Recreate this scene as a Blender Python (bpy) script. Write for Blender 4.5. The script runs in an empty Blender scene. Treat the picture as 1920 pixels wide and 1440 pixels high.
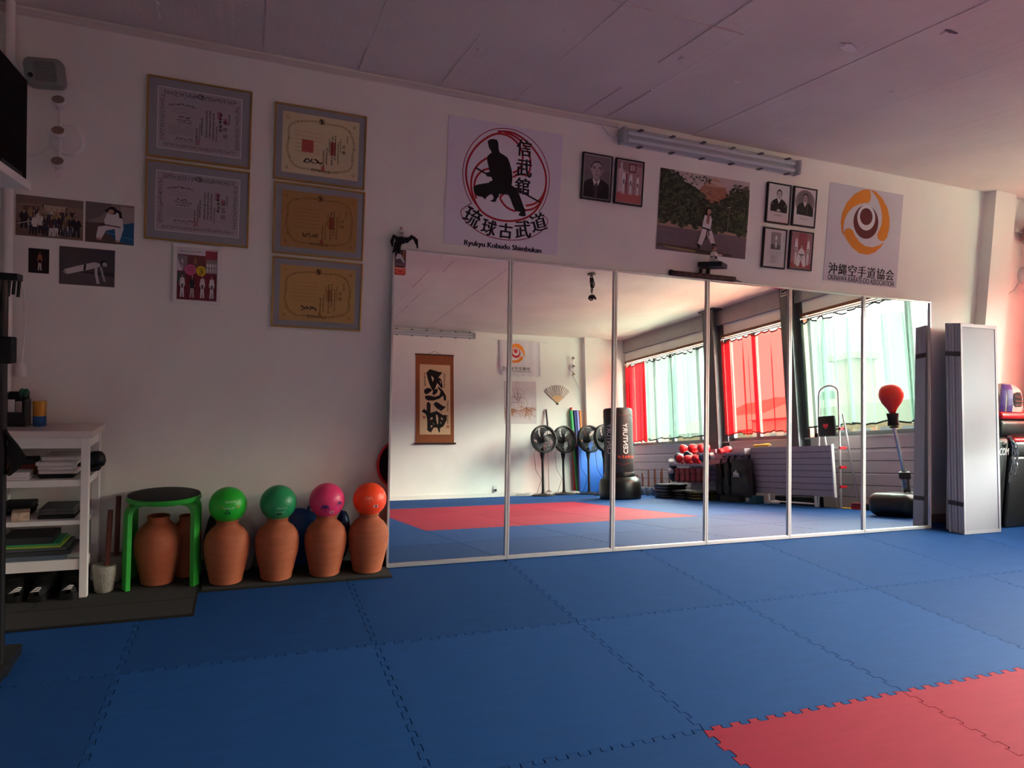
import bpy, math, random
from math import sin, cos, pi, radians, sqrt, atan2
from mathutils import Vector, Matrix
from mathutils.geometry import tessellate_polygon

SC = bpy.context.scene
COL = SC.collection

# ------------------------------------------------------------------ camera
cam_data = bpy.data.cameras.new('camera')
cam = bpy.data.objects.new('camera', cam_data)
COL.objects.link(cam)
SC.camera = cam
cam_data.sensor_fit = 'HORIZONTAL'
cam_data.sensor_width = 36.0
cam_data.lens = 1268.24 / 1920 * 36.0
cam_data.clip_start = 0.05
cam_data.clip_end = 400
_r = Vector((0.92981921, -0.36475217, 0.04890905))
_u = Vector((-0.02683453, 0.06534737, 0.99750169))
_f = Vector((0.36703698, 0.92880869, -0.05097328))
cam.matrix_world = Matrix(((_r.x, _u.x, -_f.x, -0.8055), (_r.y, _u.y, -_f.y, -4.1183),
                           (_r.z, _u.z, -_f.z, 1.3345), (0, 0, 0, 1)))

# ------------------------------------------------------------------ daylight
world = bpy.data.worlds.new('hazy_sky')
SC.world = world
world.use_nodes = True
wn, wl = world.node_tree.nodes, world.node_tree.links
wn.clear()
w_out = wn.new('ShaderNodeOutputWorld')
w_bg = wn.new('ShaderNodeBackground')
w_tc = wn.new('ShaderNodeTexCoord')
w_sep = wn.new('ShaderNodeSeparateXYZ')
w_ramp = wn.new('ShaderNodeValToRGB')
_cr = w_ramp.color_ramp                    # hazy sky: dim horizon, bright low band added to light the room
_cr.elements[0].position = 0.0
_cr.elements[0].color = (0.0070, 0.0072, 0.0069, 1)
_cr.elements[1].position = 1.0
_cr.elements[1].color = (0.16, 0.155, 0.15, 1)
for _p, _c in ((0.18, 0.0080), (0.235, 0.9), (0.38, 0.9), (0.55, 0.30)):
    _e = _cr.elements.new(_p)
    _e.color = (_c * 1.03, _c * 0.99, _c * 0.92, 1)
wl.new(w_tc.outputs['Generated'], w_sep.inputs[0])
wl.new(w_sep.outputs['Z'], w_ramp.inputs[0])
wl.new(w_ramp.outputs[0], w_bg.inputs['Color'])
w_bg.inputs['Strength'].default_value = 168
wl.new(w_bg.outputs[0], w_out.inputs['Surface'])

XW, H, D, XL = 6.08, 2.915, 7.383, -1.97       # window wall, ceiling, depth, shelf wall
BAYS = [(-7.33, -4.73), (-4.47, -3.06), (-2.86, -0.30)]
Z_SILL, Z_HEAD = 0.86, 2.46
for i, (a, b) in enumerate(BAYS):              # portals: guide the sky's light through the windows
    ld = bpy.data.lights.new('window_portal', 'AREA')
    ld.shape = 'RECTANGLE'
    ld.size = Z_HEAD - Z_SILL
    ld.size_y = b - a
    ld.cycles.is_portal = True
    lo = bpy.data.objects.new('window_portal', ld)
    COL.objects.link(lo)
    lo.location = (XW + 0.16, (a + b) / 2, (Z_SILL + Z_HEAD) / 2)
    lo.rotation_euler = (0, radians(90), 0)

SC.view_settings.view_transform = 'Standard'
SC.view_settings.look = 'None'
SC.view_settings.gamma = 1
SC.view_settings.use_curve_mapping = False
SC.view_settings.exposure = 0.17
SC.cycles.use_denoising = True
SC.cycles.max_bounces = 12
SC.cycles.diffuse_bounces = 6
SC.cycles.glossy_bounces = 6
SC.cycles.transmission_bounces = 8
SC.cycles.transparent_max_bounces = 24
SC.cycles.sample_clamp_indirect = 10.0

# ------------------------------------------------------------------ materials
def lin(h):
    if isinstance(h, str):
        h = h.lstrip('#')
        v = [int(h[i:i + 2], 16) / 255 for i in (0, 2, 4)]
    else:
        v = list(h)
    return tuple((c / 12.92 if c <= 0.04045 else ((c + 0.055) / 1.055) ** 2.4) for c in v) + (1,)

MATS = {}
def mat(name, color, rough=0.6, metal=0.0, var=0.0, vscale=8.0, bump=0.0, bscale=60.0, spec=0.4, stretch=None, coat=0.0):
    """Principled surface with optional noise mottling and noise bump."""
    if name in MATS:
        return MATS[name]
    m = bpy.data.materials.new(name)
    m.use_nodes = True
    nt = m.node_tree
    n, l = nt.nodes, nt.links
    p = n['Principled BSDF']
    p.inputs['Base Color'].default_value = lin(color)
    p.inputs['Roughness'].default_value = rough
    p.inputs['Metallic'].default_value = metal
    p.inputs['Specular IOR Level'].default_value = spec
    p.inputs['Coat Weight'].default_value = coat
    if var or bump:
        tc = n.new('ShaderNodeTexCoord')
        mp = n.new('ShaderNodeMapping')
        if stretch:
            mp.inputs['Scale'].default_value = stretch
        l.new(tc.outputs['Object'], mp.inputs[0])
    if var:
        t = n.new('ShaderNodeTexNoise')
        t.inputs['Scale'].default_value = vscale
        t.inputs['Detail'].default_value = 5
        l.new(mp.outputs[0], t.inputs['Vector'])
        r = n.new('ShaderNodeMapRange')
        r.inputs[1].default_value = 0.3
        r.inputs[2].default_value = 0.7
        r.inputs[3].default_value = 1 - var
        r.inputs[4].default_value = 1 + var
        l.new(t.outputs['Fac'], r.inputs[0])
        hs = n.new('ShaderNodeHueSaturation')
        hs.inputs['Color'].default_value = lin(color)
        l.new(r.outputs[0], hs.inputs['Value'])
        l.new(hs.outputs[0], p.inputs['Base Color'])
    if bump:
        t2 = n.new('ShaderNodeTexNoise')
        t2.inputs['Scale'].default_value = bscale
        t2.inputs['Detail'].default_value = 4
        l.new(mp.outputs[0], t2.inputs['Vector'])
        b = n.new('ShaderNodeBump')
        b.inputs['Strength'].default_value = bump
        b.inputs['Distance'].default_value = 0.01
        l.new(t2.outputs['Fac'], b.inputs['Height'])
        l.new(b.outputs[0], p.inputs['Normal'])
    MATS[name] = m
    return m

def print_material():
    """Printed paper / painted decoration: takes its colours from the drawing's own face colours."""
    if 'print' in MATS:
        return MATS['print']
    m = bpy.data.materials.new('printed_ink')
    m.use_nodes = True
    n, l = m.node_tree.nodes, m.node_tree.links
    a = n.new('ShaderNodeVertexColor')
    a.layer_name = 'ink'
    p = n['Principled BSDF']
    l.new(a.outputs['Color'], p.inputs['Base Color'])
    p.inputs['Roughness'].default_value = 0.55
    p.inputs['Specular IOR Level'].default_value = 0.25
    MATS['print'] = m
    return m

def sheer(name, pass_col, cloth_col, clear):
    """Sheer curtain cloth: threads scatter light through, gaps let it straight through."""
    m = bpy.data.materials.new(name)
    m.use_nodes = True
    n, l = m.node_tree.nodes, m.node_tree.links
    n.clear()
    o = n.new('ShaderNodeOutputMaterial')
    tr = n.new('ShaderNodeBsdfTransparent')
    tr.inputs[0].default_value = lin(pass_col)
    tl = n.new('ShaderNodeBsdfTranslucent')
    tl.inputs[0].default_value = lin(cloth_col)
    df = n.new('ShaderNodeBsdfDiffuse')
    df.inputs[0].default_value = lin(cloth_col)
    mx = n.new('ShaderNodeMixShader')
    mx.inputs[0].default_value = 0.45
    l.new(tl.outputs[0], mx.inputs[1])
    l.new(df.outputs[0], mx.inputs[2])
    m2 = n.new('ShaderNodeMixShader')
    m2.inputs[0].default_value = clear
    l.new(mx.outputs[0], m2.inputs[1])
    l.new(tr.outputs[0], m2.inputs[2])
    l.new(m2.outputs[0], o.inputs['Surface'])
    MATS[name] = m
    return m

def pane_glass():
    m = bpy.data.materials.new('window_glass')
    m.use_nodes = True
    n, l = m.node_tree.nodes, m.node_tree.links
    n.clear()
    o = n.new('ShaderNodeOutputMaterial')
    tr = n.new('ShaderNodeBsdfTransparent')
    tr.inputs[0].default_value = (0.93, 0.97, 0.95, 1)
    gl = n.new('ShaderNodeBsdfGlossy')
    gl.inputs['Roughness'].default_value = 0.02
    mx = n.new('ShaderNodeMixShader')
    mx.inputs[0].default_value = 0.05
    l.new(tr.outputs[0], mx.inputs[1])
    l.new(gl.outputs[0], mx.inputs[2])
    l.new(mx.outputs[0], o.inputs['Surface'])
    return m

def clear_plastic(name, tint, amount=0.75):
    m = bpy.data.materials.new(name)
    m.use_nodes = True
    n, l = m.node_tree.nodes, m.node_tree.links
    p = n['Principled BSDF']
    p.inputs['Base Color'].default_value = lin(tint)
    p.inputs['Roughness'].default_value = 0.15
    o = n['Material Output']
    tr = n.new('ShaderNodeBsdfTransparent')
    tr.inputs[0].default_value = lin(tint)
    mx = n.new('ShaderNodeMixShader')
    mx.inputs[0].default_value = amount
    l.new(p.outputs[0], mx.inputs[1])
    l.new(tr.outputs[0], mx.inputs[2])
    l.new(mx.outputs[0], o.inputs['Surface'])
    return m

# ------------------------------------------------------------------ objects
def tag(o, label=None, cat=None, group=None, kind=None):
    if label: o['label'] = label
    if cat: o['category'] = cat
    if group: o['group'] = group
    if kind: o['kind'] = kind
    return o

def thing(name, label, cat, loc=(0, 0, 0), group=None):
    o = bpy.data.objects.new(name, None)
    o.empty_display_size = 0.05
    o.location = loc
    COL.objects.link(o)
    return tag(o, label, cat, group)

def world_loc(o):
    v = Vector((0, 0, 0))
    while o is not None:
        v += Vector(o.location)
        o = o.parent
    return v

def copy_tree(o, parent=None):
    c = o.copy()
    COL.objects.link(c)
    c.parent = parent
    for ch in list(o.children):
        copy_tree(ch, c)
    return c

class MB:
    """Collects shapes in world space; build() links them as one mesh object."""
    def __init__(s):
        s.v, s.f, s.sm, s.mi = [], [], [], []
        s.cur = 0
    def add(s, vs, fs, smooth=False, xf=None):
        o = len(s.v)
        s.v += [tuple(xf @ Vector(p)) if xf else tuple(p) for p in vs]
        for f in fs:
            s.f.append([i + o for i in f])
            s.sm.append(smooth)
            s.mi.append(s.cur)
        return s
    def box(s, x0, y0, z0, x1, y1, z1, xf=None):
        vs = [(x, y, z) for z in (z0, z1) for y in (y0, y1) for x in (x0, x1)]
        return s.add(vs, [(0, 2, 3, 1), (4, 5, 7, 6), (0, 1, 5, 4), (2, 6, 7, 3), (0, 4, 6, 2), (1, 3, 7, 5)], False, xf)
    def rbox(s, x0, y0, z0, x1, y1, z1, r=0.02, xf=None, n=4):
        """box with rounded vertical and horizontal edges"""
        r = min(r, (x1 - x0) / 2, (y1 - y0) / 2, (z1 - z0) / 2)
        cx, cy, cz = (x0 + x1) / 2, (y0 + y1) / 2, (z0 + z1) / 2
        hx, hy, hz = (x1 - x0) / 2 - r, (y1 - y0) / 2 - r, (z1 - z0) / 2 - r
        nu, nv = 4 * n, 2 * n
        vs, fs = [], []
        for j in range(nv + 2):
            jj = j if j <= n else j - 1
            t = -pi / 2 + pi * jj / nv
            sz = -1 if j <= n else 1
            for k in range(nu + 4):
                q = k // (n + 1)
                a = (q * n + k % (n + 1)) * 2 * pi / nu
                sx = 1 if q in (0, 3) else -1
                sy = 1 if q in (0, 1) else -1
                vs.append((cx + sx * hx + r * cos(t) * cos(a), cy + sy * hy + r * cos(t) * sin(a), cz + sz * hz + r * sin(t)))
        w = nu + 4
        for j in range(nv + 1):
            for k in range(w):
                a, b = j * w + k, j * w + (k + 1) % w
                fs.append((a, b, b + w, a + w))
        fs.append(tuple(range(w - 1, -1, -1)))
        fs.append(tuple(range((nv + 1) * w, (nv + 2) * w)))
        return s.add(vs, fs, True, xf)
    def lathe(s, prof, n=32, c=(0, 0, 0), xf=None, smooth=True, caps=True):
        vs, fs = [], []
        for r, z in prof:
            for k in range(n):
                a = 2 * pi * k / n
                vs.append((c[0] + r * cos(a), c[1] + r * sin(a), c[2] + z))
        for j in range(len(prof) - 1):
            for k in range(n):
                a, b = j * n + k, j * n + (k + 1) % n
                fs.append((a, b, b + n, a + n))
        if caps and prof[0][0] > 1e-6: fs.append(tuple(range(n - 1, -1, -1)))
        if caps and prof[-1][0] > 1e-6: fs.append(tuple(range((len(prof) - 1) * n, len(prof) * n)))
        return s.add(vs, fs, smooth, xf)
    def ball(s, c, r, n=24, xf=None):
        if not hasattr(r, '__len__'): r = (r, r, r)
        m = max(6, n // 2)
        vs, fs = [], []
        for j in range(m + 1):
            t = -pi / 2 + pi * j / m
            for k in range(n):
                a = 2 * pi * k / n
                vs.append((c[0] + r[0] * cos(t) * cos(a), c[1] + r[1] * cos(t) * sin(a), c[2] + r[2] * sin(t)))
        for j in range(m):
            for k in range(n):
                a, b = j * n + k, j * n + (k + 1) % n
                fs.append((a, b, b + n, a + n))
        return s.add(vs, fs, True, xf)
    def tube(s, pts, r, n=8, closed=False, xf=None, caps=True):
        pts = [Vector(p) for p in pts]
        m = len(pts)
        rr = r if hasattr(r, '__len__') else [r] * m
        vs, fs = [], []
        up = None
        for i, p in enumerate(pts):
            a = pts[(i - 1) % m] if (closed or i > 0) else p
            b = pts[(i + 1) % m] if (closed or i < m - 1) else p
            t = (b - a).normalized()
            if up is None:
                up = Vector((0, 0, 1)) if abs(t.z) < 0.9 else Vector((1, 0, 0))
            x = up - t * up.dot(t)
            if x.length < 1e-6: x = t.orthogonal()
            x.normalize()
            up = x
            y = t.cross(x)
            for k in range(n):
                q = 2 * pi * k / n
                vs.append(tuple(p + (x * cos(q) + y * sin(q)) * rr[i]))
        for i in range(m if closed else m - 1):
            for k in range(n):
                a, b = i * n + k, i * n + (k + 1) % n
                c, d = ((i + 1) % m) * n + k, ((i + 1) % m) * n + (k + 1) % n
                fs.append((a, b, d, c))
        if not closed and caps:
            fs.append(tuple(range(n - 1, -1, -1)))
            fs.append(tuple(range((m - 1) * n, m * n)))
        return s.add(vs, fs, True, xf)
    def bar(s, a, b, w, h, up=(0, 0, 1)):
        """rectangular bar from a to b"""
        a, b = Vector(a), Vector(b)
        t = (b - a).normalized()
        u = Vector(up)
        x = t.cross(u)
        if x.length < 1e-6: x = t.orthogonal()
        x.normalize()
        y = x.cross(t)
        vs = []
        for p in (a, b):
            for sx, sy in ((-1, -1), (1, -1), (1, 1), (-1, 1)):
                vs.append(tuple(p + x * sx * w / 2 + y * sy * h / 2))
        return s.add(vs, [(0, 1, 2, 3), (7, 6, 5, 4), (0, 4, 5, 1), (1, 5, 6, 2), (2, 6, 7, 3), (3, 7, 4, 0)])
    def grid(s, fn, nu, nv, smooth=True, xf=None, wrap=False):
        vs = [tuple(fn(i / nu, j / nv)) for j in range(nv + 1) for i in range(nu + 1)]
        w = nu + 1
        fs = [(j * w + i, j * w + i + 1, (j + 1) * w + i + 1, (j + 1) * w + i) for j in range(nv) for i in range(nu)]
        return s.add(vs, fs, smooth, xf)
    def prism(s, outline, depth, xf=None):
        """outline in local x,z; extruded from y=0 to y=-depth"""
        n = len(outline)
        vs = [(x, 0, z) for x, z in outline] + [(x, -depth, z) for x, z in outline]
        tri = tessellate_polygon([[Vector((x, z, 0)) for x, z in outline]])
        fs = [tuple(t) for t in tri] + [tuple(i + n for i in reversed(t)) for t in tri]
        fs += [(i, (i + 1) % n, (i + 1) % n + n, i + n) for i in range(n)]
        return s.add(vs, fs, False, xf)
    def build(s, name, m, parent=None, bevel=0, jitter=0):
        me = bpy.data.meshes.new(name)
        off = world_loc(parent) if parent else Vector((0, 0, 0))
        me.from_pydata([(x - off.x, y - off.y, z - off.z) for x, y, z in s.v], [], s.f)
        ms = m if isinstance(m, (list, tuple)) else [m]
        for k in ms: me.materials.append(k)
        me.polygons.foreach_set('use_smooth', s.sm)
        if len(ms) > 1: me.polygons.foreach_set('material_index', s.mi)
        me.update()
        if any(s.sm): me.set_sharp_from_angle(angle=radians(42))
        o = bpy.data.objects.new(name, me)
        COL.objects.link(o)
        o.parent = parent
        if bevel:
            b = o.modifiers.new('bevel', 'BEVEL')
            b.width = bevel
            b.segments = 2
            b.limit_method = 'ANGLE'
            b.angle_limit = radians(50)
        return o

def struct(o):
    o['kind'] = 'structure'
    return o

# ------------------------------------------------------------------ drawing on flat things
_glyphs = {}
def glyph_mesh(txt):
    if txt in _glyphs: return _glyphs[txt]
    cu = bpy.data.curves.new('lettering', 'FONT')
    cu.body = txt
    cu.resolution_u = 3
    o = bpy.data.objects.new('lettering', cu)
    COL.objects.link(o)
    dg = bpy.context.evaluated_depsgraph_get()
    me = bpy.data.meshes.new_from_object(o.evaluated_get(dg))
    vs = [tuple(v.co) for v in me.vertices]
    fs = [tuple(p.vertices) for p in me.polygons]
    bpy.data.objects.remove(o)
    bpy.data.curves.remove(cu)
    bpy.data.meshes.remove(me)
    x0, x1 = min(v[0] for v in vs), max(v[0] for v in vs)
    y0, y1 = min(v[1] for v in vs), max(v[1] for v in vs)
    _glyphs[txt] = ([((v[0] - (x0 + x1) / 2), (v[1] - (y0 + y1) / 2)) for v in vs], fs, x1 - x0, y1 - y0)
    return _glyphs[txt]

class Art:
    """Coloured shapes on a sheet in local x (right), z (up); the sheet faces local -y."""
    EPS = 0.00022
    def __init__(s, box=None):
        s.v, s.f, s.c = [], [], []
        s.l, s.n = 1, 0
        s.box = box               # when set (x0,z0,x1,z1): shapes are given in 0..1 with z measured down
    def P(s, p):
        if not s.box: return p
        x0, z0, x1, z1 = s.box
        return (x0 + p[0] * (x1 - x0), z1 - p[1] * (z1 - z0))
    def raw(s, vs, fs, col):
        o = len(s.v)
        s.n += 1
        y = -s.EPS * s.l - 3e-6 * s.n
        s.v += [(x, y, z) for x, z in vs]
        c = lin(col)
        for f in fs:
            s.f.append([i + o for i in f])
            s.c.append(c)
        return s
    def clip(s, q):
        if not s.box: return q
        x0, z0, x1, z1 = s.box
        return (min(max(q[0], x0), x1), min(max(q[1], z0), z1))
    def poly(s, pts, col):
        q = [s.clip(s.P(p)) for p in pts]
        return s.raw(q, [tuple(t) for t in tessellate_polygon([[Vector((a, b, 0)) for a, b in q]])], col)
    def rect(s, x0, z0, x1, z1, col):
        return s.raw([s.clip(s.P(p)) for p in ((x0, z0), (x1, z0), (x1, z1), (x0, z1))], [(0, 1, 2, 3)], col)
    def ell(s, cx, cz, rx, rz, col, n=28, a0=0, a1=2 * pi):
        return s.poly([(cx + rx * cos(a0 + (a1 - a0) * k / n), cz + rz * sin(a0 + (a1 - a0) * k / n)) for k in range(n if a1 - a0 > 6.2 else n + 1)], col)
    def stroke(s, pts, w, col, smooth=0, taper=False):
        q = [Vector(s.P(p)) for p in pts]
        for _ in range(smooth):
            r = [q[0]]
            for a, b in zip(q[:-1], q[1:]):
                r += [a * 0.75 + b * 0.25, a * 0.25 + b * 0.75]
            q = r + [q[-1]]
        vs, fs = [], []
        m = len(q)
        for i, p in enumerate(q):
            t = (q[min(i + 1, m - 1)] - q[max(i - 1, 0)])
            if t.length < 1e-9: t = Vector((1, 0))
            t.normalize()
            k = w / 2
            if taper: k *= max(0.12, min(1, 3.5 * min(i, m - 1 - i) / m + 0.12))
            nn = Vector((-t.y, t.x)) * k
            vs += [s.clip(tuple(p + nn)), s.clip(tuple(p - nn))]
        fs = [(2 * i, 2 * i + 1, 2 * i + 3, 2 * i + 2) for i in range(m - 1)]
        return s.raw(vs, fs, col)
    def text(s, txt, cx, cz, w, h, col, rot=0, mirror=False):
        """lettering fitted into a w x h box centred at cx,cz (metres when no box; else fractions of the box)"""
        vs, fs, gw, gh = glyph_mesh(txt)
        c = Vector(s.P((cx, cz)))
        if s.box:
            w *= s.box[2] - s.box[0]
            h *= s.box[3] - s.box[1]
        kx, kz = w / max(gw, 1e-6), h / max(gh, 1e-6)
        if mirror: kx = -kx
        ca, sa = cos(rot), sin(rot)
        out = []
        for x, y in vs:
            a, b = x * kx, y * kz
            out.append((c.x + a * ca - b * sa, c.y + a * sa + b * ca))
        return s.raw(out, fs, col)
    def build(s, name, parent=None, at=(0, 0, 0), label=None):
        me = bpy.data.meshes.new(name)
        off = (Vector(at) - world_loc(parent)) if parent else Vector((0, 0, 0))
        me.from_pydata([(x + off.x, y + off.y, z + off.z) for x, y, z in s.v], [], s.f)
        ca = me.color_attributes.new('ink', 'FLOAT_COLOR', 'CORNER')
        cols = []
        for p, c in zip(me.polygons, s.c): cols += list(c) * p.loop_total
        ca.data.foreach_set('color', cols)
        me.materials.append(print_material())
        o = bpy.data.objects.new(name, me)
        COL.objects.link(o)
        o.parent = parent
        if not parent: o.location = at
        if label: o['label'] = label
        return o
# ------------------------------------------------------------------ shared materials
M_WALL = mat('white_plaster', '#e6e3df', 0.85, var=0.03, vscale=3, bump=0.12, bscale=90)
M_CEIL = None
M_CONC = mat('grey_floor', '#6d6a66', 0.8, var=0.1)
M_WHITE = mat('white_paint', '#dcd9d8', 0.45)
M_WHITEP = mat('white_plastic', '#d8d6d4', 0.35)
M_BLACK = mat('black_plastic', '#121214', 0.4)
M_BLACKM = mat('black_matt', '#0d0d0f', 0.8)
M_VINYL = mat('black_vinyl', '#161719', 0.38, bump=0.15, bscale=25)
M_STEEL = mat('steel', '#b9bbbf', 0.25, 1.0)
M_ALU = mat('brushed_aluminium', '#c9c8c8', 0.35, 0.9)
M_GREYP = mat('grey_plastic', '#7f8683', 0.5)
M_DPOST = mat('dark_grey_paint', '#4a4a4e', 0.55, var=0.05)
M_BROWN = mat('brown_wood', '#6b4030', 0.5, var=0.2, vscale=6, stretch=(6, 1, 6))
M_RED = mat('red_vinyl', '#c5202a', 0.35)
M_BLUEV = mat('dark_blue_vinyl', '#243a5a', 0.4)
M_GOLD = mat('gold_frame', '#b08a4a', 0.35, 0.85)
M_PAPER = mat('white_paper', '#d9d5d6', 0.7)

# ------------------------------------------------------------------ room shell
def ceiling_material():
    """painted board-marked concrete: grain along y, seams between shutter boards, pits"""
    m = bpy.data.materials.new('painted_board_marked_concrete')
    m.use_nodes = True
    n, l = m.node_tree.nodes, m.node_tree.links
    p = n['Principled BSDF']
    p.inputs['Roughness'].default_value = 0.75
    p.inputs['Specular IOR Level'].default_value = 0.25
    tc = n.new('ShaderNodeTexCoord')
    mp = n.new('ShaderNodeMapping')
    mp.inputs['Scale'].default_value = (19, .7, 1)
    l.new(tc.outputs['Object'], mp.inputs[0])
    grain = n.new('ShaderNodeTexNoise')
    grain.inputs['Scale'].default_value = 1.0
    grain.inputs['Detail'].default_value = 6
    l.new(mp.outputs[0], grain.inputs['Vector'])
    pits = n.new('ShaderNodeTexNoise')
    pits.inputs['Scale'].default_value = 22
    pits.inputs['Detail'].default_value = 2
    l.new(tc.outputs['Object'], pits.inputs['Vector'])
    pr = n.new('ShaderNodeMapRange')
    pr.inputs[1].default_value = 0.68
    pr.inputs[2].default_value = 0.74
    l.new(pits.outputs['Fac'], pr.inputs[0])
    big = n.new('ShaderNodeTexNoise')
    big.inputs['Scale'].default_value = 1.6
    big.inputs['Detail'].default_value = 3
    l.new(tc.outputs['Object'], big.inputs['Vector'])
    add = n.new('ShaderNodeMath')
    add.operation = 'ADD'
    l.new(grain.outputs['Fac'], add.inputs[0])
    l.new(pr.outputs[0], add.inputs[1])
    b = n.new('ShaderNodeBump')
    b.inputs['Strength'].default_value = 0.3
    b.inputs['Distance'].default_value = 0.012
    l.new(add.outputs[0], b.inputs['Height'])
    l.new(b.outputs[0], p.inputs['Normal'])
    r = n.new('ShaderNodeMapRange')
    r.inputs[1].default_value = 0.3
    r.inputs[2].default_value = 0.7
    r.inputs[3].default_value = 0.93
    r.inputs[4].default_value = 1.05
    l.new(big.outputs['Fac'], r.inputs[0])
    hs = n.new('ShaderNodeHueSaturation')
    hs.inputs['Color'].default_value = lin('#d6cdc6')
    l.new(r.outputs[0], hs.inputs['Value'])
    l.new(hs.outputs[0], p.inputs['Base Color'])
    return m
M_CEIL = ceiling_material()

struct(MB().box(XL - .1, -D - .1, -.12, XW + .2, .1, -.021).build('floor', M_CONC))
cb = MB()
seams = [-1.26, -0.76, -0.24, 0.25, 0.74, 1.225, 1.40, 2.1, 2.75, 3.4, 4.05, 4.7, 5.35]
edges = [XL - .1] + seams + [XW + .2]
rs = random.Random(4)
for a, b in zip(edges[:-1], edges[1:]):            # each shutter board leaves its own level in the concrete
    dz = rs.uniform(0, .006) if a < 1.5 else rs.uniform(0, .0015)
    cb.box(a, -D - .1, H + dz, b, .1, H + .15)
for x in seams[:7]:                                # fins of set mortar along the board joints
    y = -D
    while y < -.02:
        ln = rs.uniform(.1, .5)
        if rs.random() < .72:
            xx = x + rs.uniform(-.004, .004)
            cb.bar((xx, y, H), (xx + rs.uniform(-.004, .004), min(y + ln, -.01), H), rs.uniform(.003, .008), rs.uniform(.003, .009))
        y += ln
for x, y in [(-1.26, -.2), (-1.25, -.35), (.3, -.6), (.62, -1.0), (1.3, -1.0), (1.9, -1.5), (2.2, -1.8), (2.6, -1.2)]:
    cb.ball((x, y, H), (.012, .02, .005), 8)
x = .25
while x < 1.4:                                     # butt joint across the boards
    ln = rs.uniform(.06, .16)
    cb.bar((x, -1.36, H), (min(1.4, x + ln), -1.36 + rs.uniform(-.004, .004), H), .005, .006)
    x += ln + rs.uniform(0, .03)
for mi, px, py, rx, ry in ((1, 1.94, -1.49, .07, .035), (2, 2.22, -1.825, .045, .012), (1, 1.75, -.9, .03, .012)):
    cb.cur = mi                                    # filler patch and scuff
    n = 14
    w = [rs.uniform(.7, 1.1) for _ in range(n)]
    cb.add([(px + rx * w[k] * cos(2 * pi * k / n) + ry * .6 * sin(2 * pi * k / n), py + ry * w[k] * sin(2 * pi * k / n), H - .0006) for k in range(n)], [tuple(range(n))])
struct(cb.build('ceiling', [M_CEIL, mat('filler_patch', '#e2dad6', .7), mat('dark_scuff', '#6b5f66', .8)]))
struct(MB().box(XL - .1, 0, -.1, XW + .2, .1, H + .1).build('wall_front', M_WALL))
struct(MB().box(XL - .1, -D - .1, -.1, XW + .2, -D, H + .1).build('wall_back', M_WALL))
struct(MB().box(XL - .1, -D, -.1, XL, 0, H + .1).build('wall_left', M_WALL))

# window wall: boarded lower part, fascia above, three bays of glazing between steel posts
M_BOARD = mat('grey_white_boarding', '#bdb6b8', 0.55, var=0.04)
wb = MB()
z = -.02
while z < Z_SILL - .01:
    z1 = min(z + .145, Z_SILL)
    wb.box(XW, -D, z, XW + .12, 0, z1 - .009)
    z = z1
wb.cur = 1
wb.box(XW + .014, -D, -.02, XW + .12, 0, Z_SILL)
struct(wb.build('wall_right', [M_BOARD, mat('groove_grey', '#5a5558', .8)]))
st = MB()
for zz in (.39, .66):
    st.box(XW - .006, -D, zz, XW, 0, zz + .012)
struct(st.build('trim_1', M_WHITE))
struct(MB().box(XW - .05, -D + .001, 2.665, XW + .2, -.001, H + .01).build('trim_2', mat('fascia_grey', '#9b9495', .6, var=.05)))
struct(MB().box(XW, -.28, Z_SILL, XW + .16, 0, Z_HEAD + .03).build('trim_11', M_WALL))  # unseen wall return, added to cut window light at the mirror end
struct(MB().box(XW, -D, Z_HEAD + .03, XW + .2, 0, 2.665).build('trim_3', M_WALL))
struct(MB().box(XW - .02, -D + .002, Z_SILL - .02, XW + .15, -.002, Z_SILL).build('trim_4', M_BOARD))
M_GLASS = pane_glass()
M_FRAME = mat('window_frame_grey', '#5c6163', 0.5)
for i, (a, b) in enumerate(BAYS):
    fb = MB()
    fb.box(XW + .06, a - .12, Z_SILL, XW + .12, a + .05, Z_HEAD + .04)
    fb.box(XW + .06, b - .05, Z_SILL, XW + .12, b + .12, Z_HEAD + .04)
    fb.box(XW + .06, a, Z_SILL, XW + .12, b, Z_SILL + .05)
    fb.box(XW + .06, a, Z_HEAD - .03, XW + .12, b, Z_HEAD + .04)
    nm = {0: [-6.5, -6.0, -5.23], 1: [-3.9], 2: [-1.4]}[i]
    for y in nm:
        fb.box(XW + .065, y - .04, Z_SILL, XW + .115, y + .04, Z_HEAD)
    w = struct(fb.build('window_%d' % (i + 1), M_FRAME))
    ys = [a] + nm + [b]
    for y0, y1 in zip(ys[:-1], ys[1:]):
        MB().box(XW + .088, y0 + .01, Z_SILL + .02, XW + .092, y1 - .01, Z_HEAD - .01).build('pane', M_GLASS, w)
    tb = MB().box(XW - .055, a, Z_HEAD - .005, XW + .05, b, Z_HEAD + .035)
    if i != 1:
        tb.box(XW - .05, (a if i == 2 else a), Z_SILL, XW + .02, a + .04, Z_HEAD)
    struct(tb.build('trim_%d' % (5 + i), M_BROWN))
for i, (y0, y1) in enumerate([(-4.72, -4.47), (-3.06, -2.87)]):
    pb = MB()
    pb.box(XW - .2, y0, -.02, XW - .185, y1, H + .002)
    pb.box(XW - .015, y0, -.02, XW, y1, H + .002)
    pb.box(XW - .19, (y0 + y1) / 2 - .012, -.02, XW - .01, (y0 + y1) / 2 + .012, H + .002)
    pb.box(XW - .23, y0 - .05, H - .025, XW, y1 + .05, H + .002)
    struct(pb.build('pillar_%d' % (i + 1), M_DPOST))
struct(MB().box(5.2, -.10, -.1, 5.47, .01, H + .05).build('pillar_3', M_WALL))
struct(MB().box(5.14, -D - .01, -.1, 5.5, -D + .10, H + .05).build('pillar_4', M_WALL))
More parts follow.
